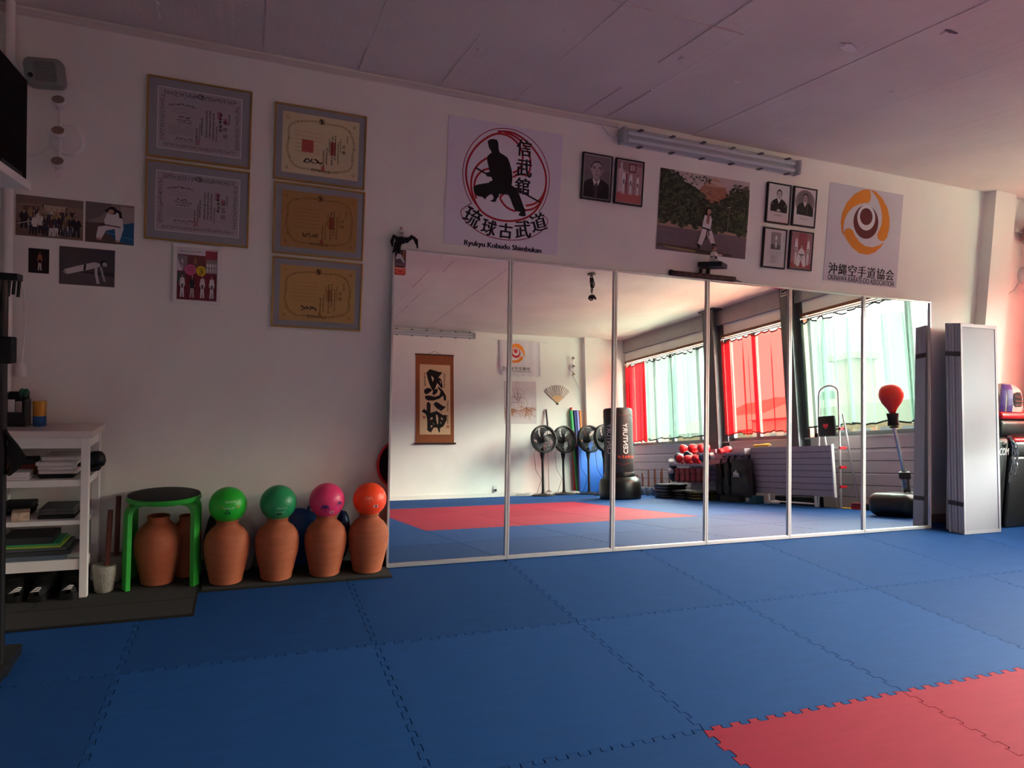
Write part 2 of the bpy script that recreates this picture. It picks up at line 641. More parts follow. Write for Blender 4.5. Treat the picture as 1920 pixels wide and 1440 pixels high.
struct(MB().box(XL, -.014, -.02, 5.2, 0, .065).build('baseboard_front', mat('grey_skirting', '#8b8686', .5)))
struct(MB().box(XL, -D, -.02, 5.14, -D + .014, .06).build('baseboard_back', M_WHITE))
tb = MB().box(XL, -.012, H - .046, 1.5, 0, H - .016)
struct(tb.build('trim_8', mat('cable_trunking', '#cdc6c4', .5)))
struct(MB().tube([(XL + .05, -.03, -.02), (XL + .05, -.03, H)], .02, 12).build('trim_9', M_WALL))

# ------------------------------------------------------------------ view outside the windows
M_BRICK = mat('pale_brick', '#2a231f', .9, spec=0, var=.1, vscale=3)
M_RENDER = mat('cream_render', '#211e16', .9, spec=0, var=.05)
M_ROOF = mat('grey_roof', '#2b2825', .9, spec=0)
M_PANE = mat('dark_pane', '#181b1d', .3, spec=0)
def house(name, label, x, y0, y1, zt, m, win, dep=6, roof=None):
    t = thing(name, label, 'building', (x, (y0 + y1) / 2, -9), 'buildings outside the windows')
    MB().box(x, y0, -9, x + dep, y1, zt).build('facade', m, t)
    if roof == 'cap':
        MB().box(x - .25, y0 - .25, zt, x + dep + .2, y1 + .25, zt + .35).build('roof', M_ROOF, t)
    elif roof:
        q = (y0 + y1) / 2
        MB().add([(x - .3, y0 - .3, zt), (x - .3, y1 + .3, zt), (x + dep, y1 + .3, zt), (x + dep, y0 - .3, zt), (x + dep / 2, y0, zt + roof), (x + dep / 2, y1, zt + roof)],
                 [(0, 1, 5, 4), (1, 2, 5), (2, 3, 4, 5), (3, 0, 4), (3, 2, 1, 0)]).build('roof', M_ROOF, t)
    z = zt - 1.1
    while z > -2.5:
        y = y0 + .5
        while y + .6 < y1:
            if win: MB().box(x - .05, y, z - .8, x + .02, y + .55, z).build('window', M_PANE, t)
            y += win or 9
        z -= 1.35
house('tower', 'square brick tower rising over the roofs outside the window', 31.4, -25.8, -24.3, 6.1, M_BRICK, 0, 1.6, 'cap')
house('apartment_house', 'cream house with rows of windows in front of the brick tower', 25, -21.4, -13.0, 2.9, M_RENDER, 1.1)
house('apartment_house', 'pale brick house behind the left end of the cream house', 33.2, -35, -26.4, 3.2, M_BRICK, 1.3, 6, 1.2)
house('apartment_house', 'cream house with pitched roof seen through the red curtain', 34, -46.5, -35.8, 2.6, M_RENDER, 1.3, 6, 1.4)
house('apartment_house', 'low brick house farthest left outside the windows', 38, -66, -50, 2.2, M_BRICK, 1.5, 6, 1.0)
house('apartment_house', 'cream house outside the window nearest the mirrors', 24, -10, 4, 2.2, M_RENDER, 1.2, 6, 1.2)
def hillside():
    rr = random.Random(8)
    ph = [rr.uniform(0, 6) for _ in range(6)]
    def f(u, v):
        y = -110 + 140 * u
        ridge = 8 + 3.5 * sin(u * 9 + ph[0]) + 2 * sin(u * 21 + ph[1]) + .7 * sin(u * 55 + ph[2]) + .4 * sin(u * 120 + ph[3])
        return (60 + 45 * v, y, -9 + (ridge + 9) * sin(v * pi / 2) + .35 * sin(u * 300 + v * 40))
    return MB().grid(f, 260, 12).build('hill_backdrop', mat('hazy_green_hill', '#121a16', 1, spec=0, var=.15, vscale=.6))
struct(hillside())
struct(MB().box(7, -120, -9.3, 130, 40, -9).build('ground', mat('town_ground', '#cfccbe', 1, spec=0)))
# ------------------------------------------------------------------ floor mats
def mat_material(name, c):
    m = mat(name, c, 0.8, var=.06, vscale=5, bump=.12, bscale=260, spec=.11, stretch=(1, 5, 1))
    n, l = m.node_tree.nodes, m.node_tree.links
    oi = n.new('ShaderNodeObjectInfo')
    r = n.new('ShaderNodeMapRange')
    r.inputs[3].default_value = .88
    r.inputs[4].default_value = 1.12
    l.new(oi.outputs['Random'], r.inputs[0])
    hs = [k for k in n if k.type == 'HUE_SAT'][0]
    h2 = n.new('ShaderNodeHueSaturation')
    l.new(hs.outputs[0], h2.inputs['Color'])
    l.new(r.outputs[0], h2.inputs['Value'])
    l.new(h2.outputs[0], n['Principled BSDF'].inputs['Base Color'])
    return m
M_MATB = mat_material('blue_foam', '#17427a')
M_MATR = mat_material('red_foam', '#8c263c')

def teeth(n=12, amp=.011):
    """one metre of dovetail edge: (t, offset) pairs, the last point left out"""
    o = []
    for k in range(n):
        a, w = k / n, 1 / n
        o += [(a + w * .02, -amp), (a + w * .44, -amp), (a + w * .54 - .006, -amp * .2), (a + w * .46, amp), (a + w * 1.02, amp), (a + w * .96, 0)]
    return [(min(max(t, 0.0), 1.0), s) for t, s in o]
EDGE = [(0, 0)] + [p for p in teeth() if .012 < p[0] < .985] + [(1, 0)]
GAP = .0011
def mat_outline(x0, x1, straight_far):
    """1 m puzzle tile (cut to x0..x1 of the tile); origin at the tile's lower left corner"""
    def seg(fn):
        return [fn(t, s) for t, s in EDGE[:-1]]
    bot = seg(lambda t, s: (t, s))
    right = seg(lambda t, s: (1 - s, t))
    top = [(1, 1.157), (0, 1.157)] if straight_far else seg(lambda t, s: (1 - t, 1 + EDGE_AT(1 - t)))
    left = seg(lambda t, s: (-EDGE_AT(1 - t), 1 - t))
    return bot, right, top, left
def EDGE_AT(t):
    for (a, sa), (b, sb) in zip(EDGE[:-1], EDGE[1:]):
        if a <= t <= b and b > a: return sa + (sb - sa) * (t - a) / (b - a)
    return 0
E_FWD = EDGE
E_REV = [(1 - t, s) for t, s in reversed(EDGE)]
def make_mat_mesh(cut_left=None, straight_far=False, straight_left=False):
    pts = [(t, s) for t, s in E_FWD[:-1]]
    pts += [(1 - s, t) for t, s in E_FWD[:-1]]
    if straight_far:
        pts += [(1, 1.155), (0, 1.155)]
        pts += [(-s, t) for t, s in reversed(E_FWD) if 0 < t]
    else:
        pts += [(t, 1 + s) for t, s in reversed(E_FWD) if t > 0]
        pts += [(-s, t) for t, s in reversed(E_FWD) if t > 0]
    if cut_left is not None:
        q = []
        n = len(pts)
        for i in range(n):
            a, b = pts[i], pts[(i + 1) % n]
            ia, ib = a[0] >= cut_left, b[0] >= cut_left
            if ia: q.append(a)
            if ia != ib:
                k = (cut_left - a[0]) / (b[0] - a[0])
                q.append((cut_left, a[1] + k * (b[1] - a[1])))
        pts = q
    # remove repeats
    q = []
    for p in pts:
        if not q or (abs(p[0] - q[-1][0]) + abs(p[1] - q[-1][1])) > 1e-5: q.append(p)
    pts = q
    n = len(pts)
    V = [Vector((a, b)) for a, b in pts]
    ins = []
    for i in range(n):
        e1 = (V[i] - V[i - 1]).normalized()
        e2 = (V[(i + 1) % n] - V[i]).normalized()
        nn = Vector((-e1.y, e1.x)) + Vector((-e2.y, e2.x))
        if nn.length < .3: nn = Vector((-e1.y, e1.x))
        nn.normalize()
        ins.append(nn)
    rings = []
    for g, z in ((GAP, -.02), (GAP, -.0022), (GAP + .0016, 0)):
        rings.append([(V[i].x + ins[i].x * g, V[i].y + ins[i].y * g, z) for i in range(n)])
    vs = rings[0] + rings[1] + rings[2]
    fs = []
    for r in (0, 1):
        fs += [(r * n + i, r * n + (i + 1) % n, (r + 1) * n + (i + 1) % n, (r + 1) * n + i) for i in range(n)]
    fs += [tuple(a + 2 * n for a in t) for t in tessellate_polygon([[Vector((p[0], p[1], 0)) for p in rings[2]]])]
    me = bpy.data.meshes.new('foam_mat')
    me.from_pydata(vs, [], fs)
    me.update()
    return me
ORD = ['first', 'second', 'third', 'fourth', 'fifth', 'sixth', 'seventh', 'eighth']
XC, R1 = .7638, -1.187
_mm = {}
for row in range(7):
    for colm in range(8):
        x0 = XC + (colm - 3)
        y0 = R1 - row
        red = 2 <= row <= 4 and 3 <= colm <= 5
        red = (row - 2) in (0, 1, 2) and (colm - 3) in (0, 1, 2)
        key = (red, row == 0, colm == 0)
        if key not in _mm:
            _mm[key] = make_mat_mesh(XL + .012 - x0 if colm == 0 else None, row == 0)
            _mm[key].materials.append(M_MATR if red else M_MATB)
        o = bpy.data.objects.new('foam_mat', _mm[key])
        COL.objects.link(o)
        o.location = (x0, y0, 0)
        rowname = 'in the row along the mirrors' if row == 0 else ('in the row along the back wall' if row == 6 else '%s row from the mirrors' % ORD[row])
        colname = '%s from the window wall' % ORD[7 - colm] if colm > 0 else 'against the shelf wall'
        if red:
            tag(o, 'red foam mat, %s, %s from the window side' % (('row nearest the mirrors', 'middle row', 'row farthest from the mirrors')[row - 2], ORD[5 - colm]), 'floor mat', 'red foam floor mats')
        else:
            tag(o, 'blue foam mat %s, %s' % (rowname, colname), 'floor mat', 'blue foam floor mats')

# ------------------------------------------------------------------ leaning mirrors
def mirror_material():
    m = bpy.data.materials.new('silvered_glass')
    m.use_nodes = True
    n, l = m.node_tree.nodes, m.node_tree.links
    n.clear()
    o = n.new('ShaderNodeOutputMaterial')
    g = n.new('ShaderNodeBsdfGlossy')
    g.inputs['Color'].default_value = (.94, .945, .94, 1)
    g.inputs['Roughness'].default_value = 0.0
    l.new(g.outputs[0], o.inputs['Surface'])
    return m
M_MIR = mirror_material()
TAU, YB, ZB, MW_, MH = .0877, .1783, .02, .7686, 1.8994
def mir(x, t, out=0.0):
    """point on the mirror plane: x along the wall, t up the glass (m), out = towards the room"""
    return Vector((x, -YB + t * sin(TAU) - out * cos(TAU), ZB + t * cos(TAU) + out * sin(TAU)))
side = ['next to the clay jars', 'second from the clay jars', 'third from the clay jars', 'third from the folding screen', 'second from the folding screen', 'beside the folding screen']
for k in range(6):
    x0, x1 = k * MW_, (k + 1) * MW_
    t = thing('wall_mirror', 'tall leaning mirror panel in slim silver frame, %s' % side[k], 'mirror', ((x0 + x1) / 2, -YB, 0), 'row of leaning mirrors')
    ax = Matrix(((1, 0, 0, 0), (0, cos(TAU), sin(TAU), -YB), (0, -sin(TAU), cos(TAU), ZB), (0, 0, 0, 1)))  # local: x along, y into wall, z up
    MB().add([(x0 + .012, 0, .004), (x1 - .012, 0, .004), (x1 - .012, 0, MH - .008), (x0 + .012, 0, MH - .008)], [(0, 1, 2, 3)], xf=ax).build('glass', M_MIR, t)
    fb = MB()
    w = .0145
    g = .0012
    fb.box(x0 + g, -.012, -.018, x0 + w, .006, MH, ax)
    fb.box(x1 - w, -.012, -.018, x1 - g, .006, MH, ax)
    fb.box(x0 + w, -.012, -.018, x1 - w, .006, .006, ax)
    fb.box(x0 + w, -.012, MH - .012, x1 - w, .006, MH, ax)
    fb.build('frame', M_ALU, t, bevel=.0015)
    MB().box(x0 + .006, .002, -.016, x1 - .006, .0075, MH - .004, ax).build('backing', M_DPOST, t)

# ------------------------------------------------------------------ curtains
M_SHW = sheer('white_sheer', '#d9e9e2', '#5f6f69', .70)
M_SHR = sheer('red_sheer', '#fab6a8', '#a00c16', .68)
M_SHG = sheer('red_sheer_gathered', '#ff948a', '#780c12', .12)
M_HEMW = mat('shadow_green_tape', '#26302d', .8)  # heading tape's shadow line put into this dark colour; the hem shares it
M_HEMR = mat('red_tape', '#b8141c', .7)
def curtain(y0, y1, z0, z1, red, label, seed, folds=7.5):
    rr = random.Random(seed)
    L = y1 - y0
    n = max(3, int(L * folds))
    amp = [rr.uniform(.3, 1.25) for _ in range(n + 2)]
    pos = [0]
    for k in range(n): pos.append(pos[-1] + rr.uniform(.45, 1.6))
    pos = [p / pos[-1] for p in pos]
    hooks = max(3, int(L / .17))
    hp = [0] + sorted(min(.985, max(.015, (k + rr.uniform(-.25, .25)) / hooks)) for k in range(1, hooks)) + [1]
    sag = [rr.uniform(.015, .05) for _ in range(hooks + 1)]
    lean = [rr.uniform(-.05, .05) for _ in range(n + 2)]
    sharp = [rr.random() < .35 for _ in range(n + 2)]
    def top(u):
        for k in range(hooks):
            if hp[k] <= u <= hp[k + 1]:
                f = (u - hp[k]) / max(1e-6, hp[k + 1] - hp[k])
                return z1 - sag[k] * sin(pi * f) ** .8
        return z1
    def off(u, v):
        k = 0
        while k < n - 1 and pos[k + 1] < u: k += 1
        f = (u - pos[k]) / (pos[k + 1] - pos[k])
        a = amp[k]
        s = sin(pi * 2 * f)
        fade = .35 + .65 * min(1, (1 - v) * 3 + .15)
        x = .026 * a * s * fade
        dy = .046 * a * cos(pi * 2 * f) * fade * (1.5 if sharp[k] else .6) * sin(pi * f) + lean[k] * (1 - v) * .6 * sin(pi * f)
        return x, dy
    XR = XW - .075
    def fn(u, v):
        x, dy = off(u, v)
        zt = top(u)
        zb = z0 + .012 * sin(u * 23 + seed) + .008 * sin(u * 61)
        return (XR + x, y0 + L * u + dy, zb + (zt - zb) * v)
    nu = n * 14
    m_, h_ = (M_SHG if folds > 8 else M_SHR, M_HEMR) if red else (M_SHW, M_HEMW)
    o = MB().grid(fn, nu, 16).build('curtain', m_)
    tag(o, label, 'curtain', 'sheer curtains along the windows')
    def strip(va, vb, dz, nm):
        def g(u, v):
            p = fn(u, va + (vb - va) * v)
            return (p[0] - .002, p[1], p[2] + dz)
        MB().grid(g, nu, 1).build(nm, h_, o)
    strip(.985, 1.0, .004, 'heading_tape')
    strip(0.0, .014, -.004, 'hem')
    hb = MB()
    for u in hp:
        p = fn(u, 1)
        hb.tube([(p[0], p[1], p[2] - .01), (p[0], p[1], z1 + .018)], .003, 5)
    hb.build('hook', M_WHITEP, o)
    return o
rails = []
for i, (a, b) in enumerate(BAYS):
    rail = MB().box(XW - .085, a + .02, 2.415, XW - .055, b - .02, 2.432)
    for y in (a + .1, (a + b) / 2, b - .1):
        rail.box(XW - .075, y - .012, 2.43, XW - .01, y + .012, 2.452)
    tag(rail.build('curtain_rail', M_WHITEP), ['white curtain rail over the window nearest the punching bag', 'white curtain rail over the red curtain between the posts', 'white curtain rail over the window nearest the mirrors'][i], 'curtain rail', 'curtain rails above the windows')
curtain(-7.28, -6.60, .93, 2.40, True, 'narrow red sheer curtain in the corner behind the punching bag', 1, 9)
curtain(-6.58, -4.75, .95, 2.40, False, 'white sheer curtain hanging beside the narrow red corner curtain', 2)
curtain(-4.45, -3.08, .96, 2.40, True, 'wide red sheer curtain between the two dark posts', 3, 7.4)
curtain(-2.84, -1.02, .985, 2.40, False, 'white sheer curtain behind the step ladder and red speed ball', 5)
curtain(-1.0, -.08, .95, 2.40, True, 'red sheer curtain at the mirror end of the windows', 6, 9)

# ------------------------------------------------------------------ framed certificates and prints on the mirror wall
RR = random.Random(21)
def curls(a, x0, z0, x1, z1, col, n, s, rr):
    """scrollwork between two points"""
    for k in range(n):
        f = (k + .5) / n
        cx, cz = x0 + (x1 - x0) * f, z0 + (z1 - z0) * f
        ph, tw = rr.uniform(0, 6.3), rr.choice((-1, 1))
        r = s * rr.uniform(.5, 1.1)
        pts = [(cx + r * (1 - q / 9) * cos(ph + tw * q * .65), cz + r * (1 - q / 9) * sin(ph + tw * q * .65)) for q in range(8)]
        a.stroke(pts, s * .22, col)
        a.ell(cx + rr.uniform(-s, s) * .6, cz + rr.uniform(-s, s) * .6, s * .25, s * .16, col, 6)
def pen_column(a, x, ztop, n, s, col, rr):
    """a column of brushed characters too small to read"""
    for k in range(n):
        z = ztop - (k + .5) * s * 1.08
        for _ in range(3):
            yy = z + rr.uniform(-.38, .38) * s
            xx = x + rr.uniform(-.1, .1) * s
            hw = rr.uniform(.25, .46) * s
            a.stroke([(xx - hw, yy - rr.uniform(0, .1) * s), (xx + hw, yy + rr.uniform(0, .12) * s)], s * .13, col)
        for _ in range(2):
            xx = x + rr.uniform(-.3, .3) * s
            a.stroke([(xx, z + .42 * s), (xx + rr.uniform(-.25, .25) * s, z - .42 * s)], s * .13, col)
def pen_line(a, x0, x1, z, h, col, rr):
    x = x0
    while x < x1:
        w = rr.uniform(.6, 2.2) * h
        q = [(x + w * i / 4, z + rr.uniform(-.5, .5) * h) for i in range(5)]
        a.stroke(q, h * .28 * ((a.box[3] - a.box[1]) if a.box else 1), col)
        x += w + h * rr.uniform(.2, .7)
def framed(name, label, cat, x0, x1, z0, z1, bar, depth, fm, group, mount=None, art=None):
    cx, cz = (x0 + x1) / 2, (z0 + z1) / 2
    t = thing(name, label, cat, (cx, -.002, z0), group)
    fb = MB()
    y0, y1 = -.003 - depth, -.003
    fb.box(x0, y0, z0, x1, y1, z0 + bar)
    fb.box(x0, y0, z1 - bar, x1, y1, z1)
    fb.box(x0, y0, z0 + bar, x0 + bar, y1, z1 - bar)
    fb.box(x1 - bar, y0, z0 + bar, x1, y1, z1 - bar)
    fb.build('frame', fm, t, bevel=.002)
    yb = y0 + .005
    if mount:
        MB().box(x0 + bar * .6, yb + .001, z0 + bar * .6, x1 - bar * .6, y1, z1 - bar * .6).build('mount', mount, t)
    art.build('print', t, (cx, yb, cz))
    return t
M_MOUNT = mat('grey_mount_card', '#8f9096', .7)
def cert_grey(rr, w, h, big, title):
    a = Art()
    a.l = 2
    a.rect(-w / 2, -h / 2, w / 2, h / 2, '#dcd9de')
    a.l = 3
    a.rect(-w / 2 + .003, -h / 2 + .003, w / 2 - .003, h / 2 - .003, '#a99fa6')
    a.l = 4
    g = '#5e5a5e'
    for q in range(2):
        curls(a, -w / 2 + .03, h / 2 - .022 - .01 * q, w / 2 - .03, h / 2 - .022 - .01 * q, g, 26, .011, rr)
        curls(a, -w / 2 + .03, -h / 2 + .02 + .008 * q, w / 2 - .03, -h / 2 + .02 + .008 * q, g, 30, .008, rr)
        curls(a, -w / 2 + .02 + .008 * q, -h / 2 + .04, -w / 2 + .02 + .008 * q, h / 2 - .04, g, 15, .010, rr)
        curls(a, w / 2 - .02 - .008 * q, -h / 2 + .04, w / 2 - .02 - .008 * q, h / 2 - .04, g, 15, .010, rr)
    a.ell(0, h / 2 - .025, .016, .014, '#4a464a')
    a.l = 5
    a.ell(0, h / 2 - .025, .010, .009, '#a99fa6')
    a.ell(0.003, h / 2 - .024, .005, .005, '#3a363a')
    k = '#1f1c1f'
    # left half: printed arc title and lines
    arc = [(-w * .37 + w * .30 * q / 10, h * .235 - .012 * ((q - 5) / 5) ** 2 + .006) for q in range(11)]
    for p, q in zip(arc[:-1], arc[1:]):
        pen_line(a, p[0], q[0], p[1], .009, k, rr)
    for z in (.17, .12): pen_line(a, -w * .33, -w * .12, h * z, .004, g, rr)
    pen_line(a, -w * .25, -w * .17, h * .05, .014, k, rr)
    pen_line(a, -w * .28, -w * .10, h * .0, .010, k, rr)
    pen_line(a, -w * .26, -w * .12, -h * .04, .009, k, rr)
    for q in range(8): pen_line(a, -w * .37, -w * .08, -h * (.09 + .022 * q), .0035, g, rr)
    pen_line(a, -w * .28, -w * .10, -h * .31, .012, k, rr)
    a.rect(-w * .3, -h * .352, -w * .08, -h * .347, g)
    # right half: seals and columns
    a.rect(w * .20, h * .10, w * .255, h * .23, '#a5707c')
    a.rect(w * .275, h * .03, w * .32, h * .13, '#a5707c')
    a.l = 6
    for q, (x, zt, n, s) in enumerate([(.02, .08, 8, .011), (.075, .22, 13, .0105), (.115, .22, 13, .0105), (.155, .2, 13, .0105), (.195, -.02, 10, .008), (-.04, -.1, 7, .012), (-.005, -.02, 9, .009), (.345, .2, 5, .010)]):
        pen_column(a, w * x, h * zt, n, s, k, rr)
    for q, ch in enumerate(big):
        a.text(ch, w * .30, h * (.06 - .115 * q), .024, .024, k)
    pen_column(a, w * .24, h * .21, 5, .019, k, rr)
    a.rect(-w * .055, -h * .37, w * .0, -h * .29, '#9a7480')
    return a
def cert_cream(rr, w, h, paper, ring, k, sealc, sealed):
    a = Art()
    a.l = 2
    a.rect(-w / 2, -h / 2, w / 2, h / 2, paper)
    a.l = 3
    pts = []
    for q in range(61):
        t = 2 * pi * q / 60
        x, z = cos(t), sin(t)
        e = (abs(x) ** 4 + abs(z) ** 4) ** .25
        wob = 1 + .018 * sin(t * 8)
        pts.append((x / e * w * .425 * wob, z / e * h * .40 * wob - .002))
    a.stroke(pts, .0085, ring)
    a.l = 4
    a.stroke(pts, .003, paper)
    a.l = 5
    for q in range(0, 60): curls(a, pts[q][0] * 1.02, pts[q][1] * 1.02, pts[q + 1][0] * 1.02, pts[q + 1][1] * 1.02, k if q % 7 == 0 else ring, 1, .0085, rr)
    a.ell(0, h * .41, .022, .021, paper)
    a.ell(0, h * .41, .019, .018, ring)
    a.l = 6
    a.poly([(-.012, h * .41 + .012), (0, h * .41 + .014), (.004, h * .41 + .002), (.014, h * .41 - .01), (.004, h * .41 - .008), (-.006, h * .41 - .012), (-.003, h * .41)], k)
    curls(a, -.05, -h * .41, .05, -h * .41, k, 7, .012, rr)
    curls(a, -.05, -h * .42, .05, -h * .42, ring, 7, .010, rr)
    for sx in (-1, 1):
        for sz in (-1, 1): curls(a, sx * w * .44, sz * h * .42, sx * w * .43, sz * h * .40, ring, 2, .012, rr)
    if sealed: 
        a.rect(-w * .25, -h * .12, -w * .10, h * .08, sealc)
    a.rect(w * .12, -h * .12, w * .19, h * .1, sealc)
    a.l = 7
    for q in range(6): pen_line(a, -w * .35, -w * .02, h * (.20 - .065 * q), .005, '#6d4a30' if not sealed else '#9a3d35', rr)
    pen_line(a, -w * .22, -w * .05, -h * .26, .026, k, rr)
    pen_line(a, -w * .22, -w * .05, -h * .28, .016, k, rr)
    for x, zt, n, s in [(.035, -.05, 9, .011), (.075, 0, 10, .0095), (.105, .16, 9, .008), (.145, .2, 13, .012), (.185, .22, 12, .011), (.225, .12, 12, .010), (.255, .18, 10, .008), (.345, .24, 4, .010)]:
        pen_column(a, w * x, h * zt, n, s, k, rr)
    for q, ch in enumerate('証書'):
        a.text(ch, w * .30, h * (.05 - .1 * q), .02, .02, k)
    a.rect(w * .01, -h * .40, w * .05, -h * .33, sealc)
    return a
G = 'framed certificates on the mirror wall'
for lab, x0, x1, z0, z1, args in [
        ('gold framed grey certificate with grey mount, upper one beside the wall speaker', -1.325, -.81, 2.262, 2.684, ('免許状', 'ブルキナ')),
        ('gold framed grey certificate with grey mount, above the small white collage frame', -1.325, -.81, 1.828, 2.246, ('証五段', '五段ブル'))]:
    w, h = x1 - x0 - .10, z1 - z0 - .10
    framed('framed_certificate', lab, 'certificate', x0, x1, z0, z1, .009, .018, M_GOLD, G, M_MOUNT, cert_grey(RR, w, h, *args))
for lab, x0, x1, z0, z1, args in [
        ('framed certificate with pale cream paper and red seals, topmost of its column', -.69, -.18, 2.232, 2.655, ('#cfbf9c', '#94855f', '#221c18', '#b0564c', True)),
        ('framed certificate with brown paper and dark red seal, middle of its column', -.682, -.174, 1.815, 2.218, ('#a8804e', '#86643c', '#4a3420', '#94452f', False)),
        ('framed certificate with tan paper and faded seal, lowest of its column', -.678, -.172, 1.398, 1.798, ('#b8945c', '#88683c', '#3a2a1a', '#a06a40', False))]:
    w, h = x1 - x0 - .085, z1 - z0 - .085
    framed('framed_certificate', lab, 'certificate', x0, x1, z0, z1, .009, .018, M_GOLD, G, M_MOUNT, cert_cream(RR, w, h, *args))

# small figures drawn on photographs ------------------------------------------------
def gi(a, cx, top, h, skin='#b98d78', hair='#1c1614', coat='#d8d4d6', belt='#1a181c', pants=None, w=1.0, asp=1.0):
    """standing figure on a photo in 0..1 coordinates: cx centre, top of the head, height"""
    pants = pants or coat
    k = h * asp * w
    Z = lambda f: top + h * f
    X = lambda f: cx + k * f
    a.poly([(X(-.10), Z(.53)), (X(-.14), Z(.95)), (X(-.04), Z(.96)), (X(0), Z(.62)), (X(.04), Z(.96)), (X(.14), Z(.95)), (X(.10), Z(.53))], pants)
    a.poly([(X(-.05), Z(.15)), (X(-.13), Z(.19)), (X(-.19), Z(.45)), (X(-.13), Z(.47)), (X(-.11), Z(.58)), (X(.11), Z(.58)), (X(.13), Z(.47)), (X(.19), Z(.45)), (X(.13), Z(.19)), (X(.05), Z(.15))], coat)
    a.l += 1
    a.ell(X(-.165), Z(.48), k * .028, h * .03, skin, 8)
    a.ell(X(.165), Z(.48), k * .028, h * .03, skin, 8)
    a.poly([(X(-.03), Z(.15)), (X(0), Z(.27)), (X(.03), Z(.15))], skin)
    if belt:
        a.rect(X(-.105), Z(.425), X(.105), Z(.455), belt)
        a.stroke([(X(0), Z(.44)), (X(-.05), Z(.58))], k * .011, belt)
        a.stroke([(X(0), Z(.44)), (X(.05), Z(.6))], k * .011, belt)
    a.ell(X(0), Z(.075), k * .05, h * .065, hair, 14)
    a.l += 1
    a.ell(X(0), Z(.088), k * .040, h * .052, skin, 14)
    a.l -= 2
def photo_frame(w, h, border, bg, edge='#d8d4d6'):
    a = Art((-w / 2, -h / 2, w / 2, h / 2))
    a.l = 2
    a.rect(0, 0, 1, 1, edge)
    a.box = (-w / 2 + border, -h / 2 + border, w / 2 - border, h / 2 - border)
    a.l = 3
    a.rect(0, 0, 1, 1, bg)
    a.l = 4
    return a
def suit_portrait(w, h):
    a = photo_frame(w, h, .004, '#6e6267')
    a.rect(0, 0, 1, .35, '#75696e')
    a.l = 5
    a.poly([(.0, 1), (.02, .66), (.12, .6), (.36, .53), (.5, .62), (.62, .53), (.85, .6), (.97, .66), (1, 1)], '#241f21')
    a.poly([(.36, .5), (.34, .58), (.48, .82), (.62, .58), (.6, .5)], '#c9c2c4')
    a.l = 6
    a.poly([(.45, .64), (.52, .64), (.55, .72), (.52, 1), (.43, 1), (.42, .72)], '#453a3e')
    a.poly([(.33, .55), (.20, .62), (.30, .68), (.27, .72), (.44, .92), (.40, .76)], '#2e282b')
    a.poly([(.64, .55), (.80, .62), (.70, .68), (.73, .72), (.53, .92), (.57, .76)], '#2e282b')
    a.poly([(.38, .42), (.37, .54), (.48, .63), (.6, .54), (.6, .42)], '#8d7d80')
    a.l = 7
    a.ell(.48, .28, .225, .155, '#2a2426', 26)
    a.ell(.27, .335, .035, .05, '#94858a', 10)
    a.ell(.70, .335, .03, .05, '#8a7b80', 10)
    a.l = 8
    a.poly([(.29, .27), (.33, .19), (.44, .155), (.58, .165), (.67, .22), (.69, .3), (.68, .40), (.62, .48), (.53, .535), (.44, .535), (.35, .48), (.29, .40)], '#a59599')
    a.poly([(.58, .2), (.69, .28), (.68, .40), (.62, .48), (.53, .535), (.6, .42)], '#8c7b80')
    a.l = 9
    a.stroke([(.32, .275), (.38, .262), (.44, .275)], .006, '#3c3235')
    a.stroke([(.53, .275), (.60, .265), (.66, .28)], .006, '#3c3235')
    a.ell(.385, .303, .042, .011, '#3c3235', 10)
    a.ell(.59, .305, .042, .011, '#352b2e', 10)
    a.poly([(.475, .30), (.45, .385), (.48, .40), (.53, .395), (.525, .38), (.50, .30)], '#87767b')
    a.stroke([(.42, .448), (.485, .44), (.56, .45)], .005, '#5b494e')
    a.stroke([(.44, .475), (.49, .482), (.54, .475)], .004, '#7d6c71')
    a.ell(.475, .93, .012, .008, '#b5aeb0', 6)
    return a
def trio(w, h):
    a = photo_frame(w, h, .004, '#a5818a')
    a.rect(0, 0, 1, .22, '#8c6a72')
    a.rect(.05, .2, .28, .75, '#c4a8ae')
    a.rect(.45, .05, .75, .26, '#6d3f45')
    a.l = 5
    a.rect(.5, .08, .7, .22, '#b99aa0')
    a.rect(0, .78, 1, 1, '#ad5f5c')
    a.rect(.3, .3, .42, .78, '#8b5057')
    a.rect(.75, .1, .98, .78, '#a9858c')
    a.l = 6
    a.rect(.6, .1, .62, .22, '#6d3f45')
    a.rect(.12, .04, .2, .3, '#c9b2b6')
    for x, t_, hh in ((.83, .27, .55), (.27, .17, .66), (.55, .21, .62)):
        gi(a, x, t_, hh, asp=.62)
        a.l += 3
    return a
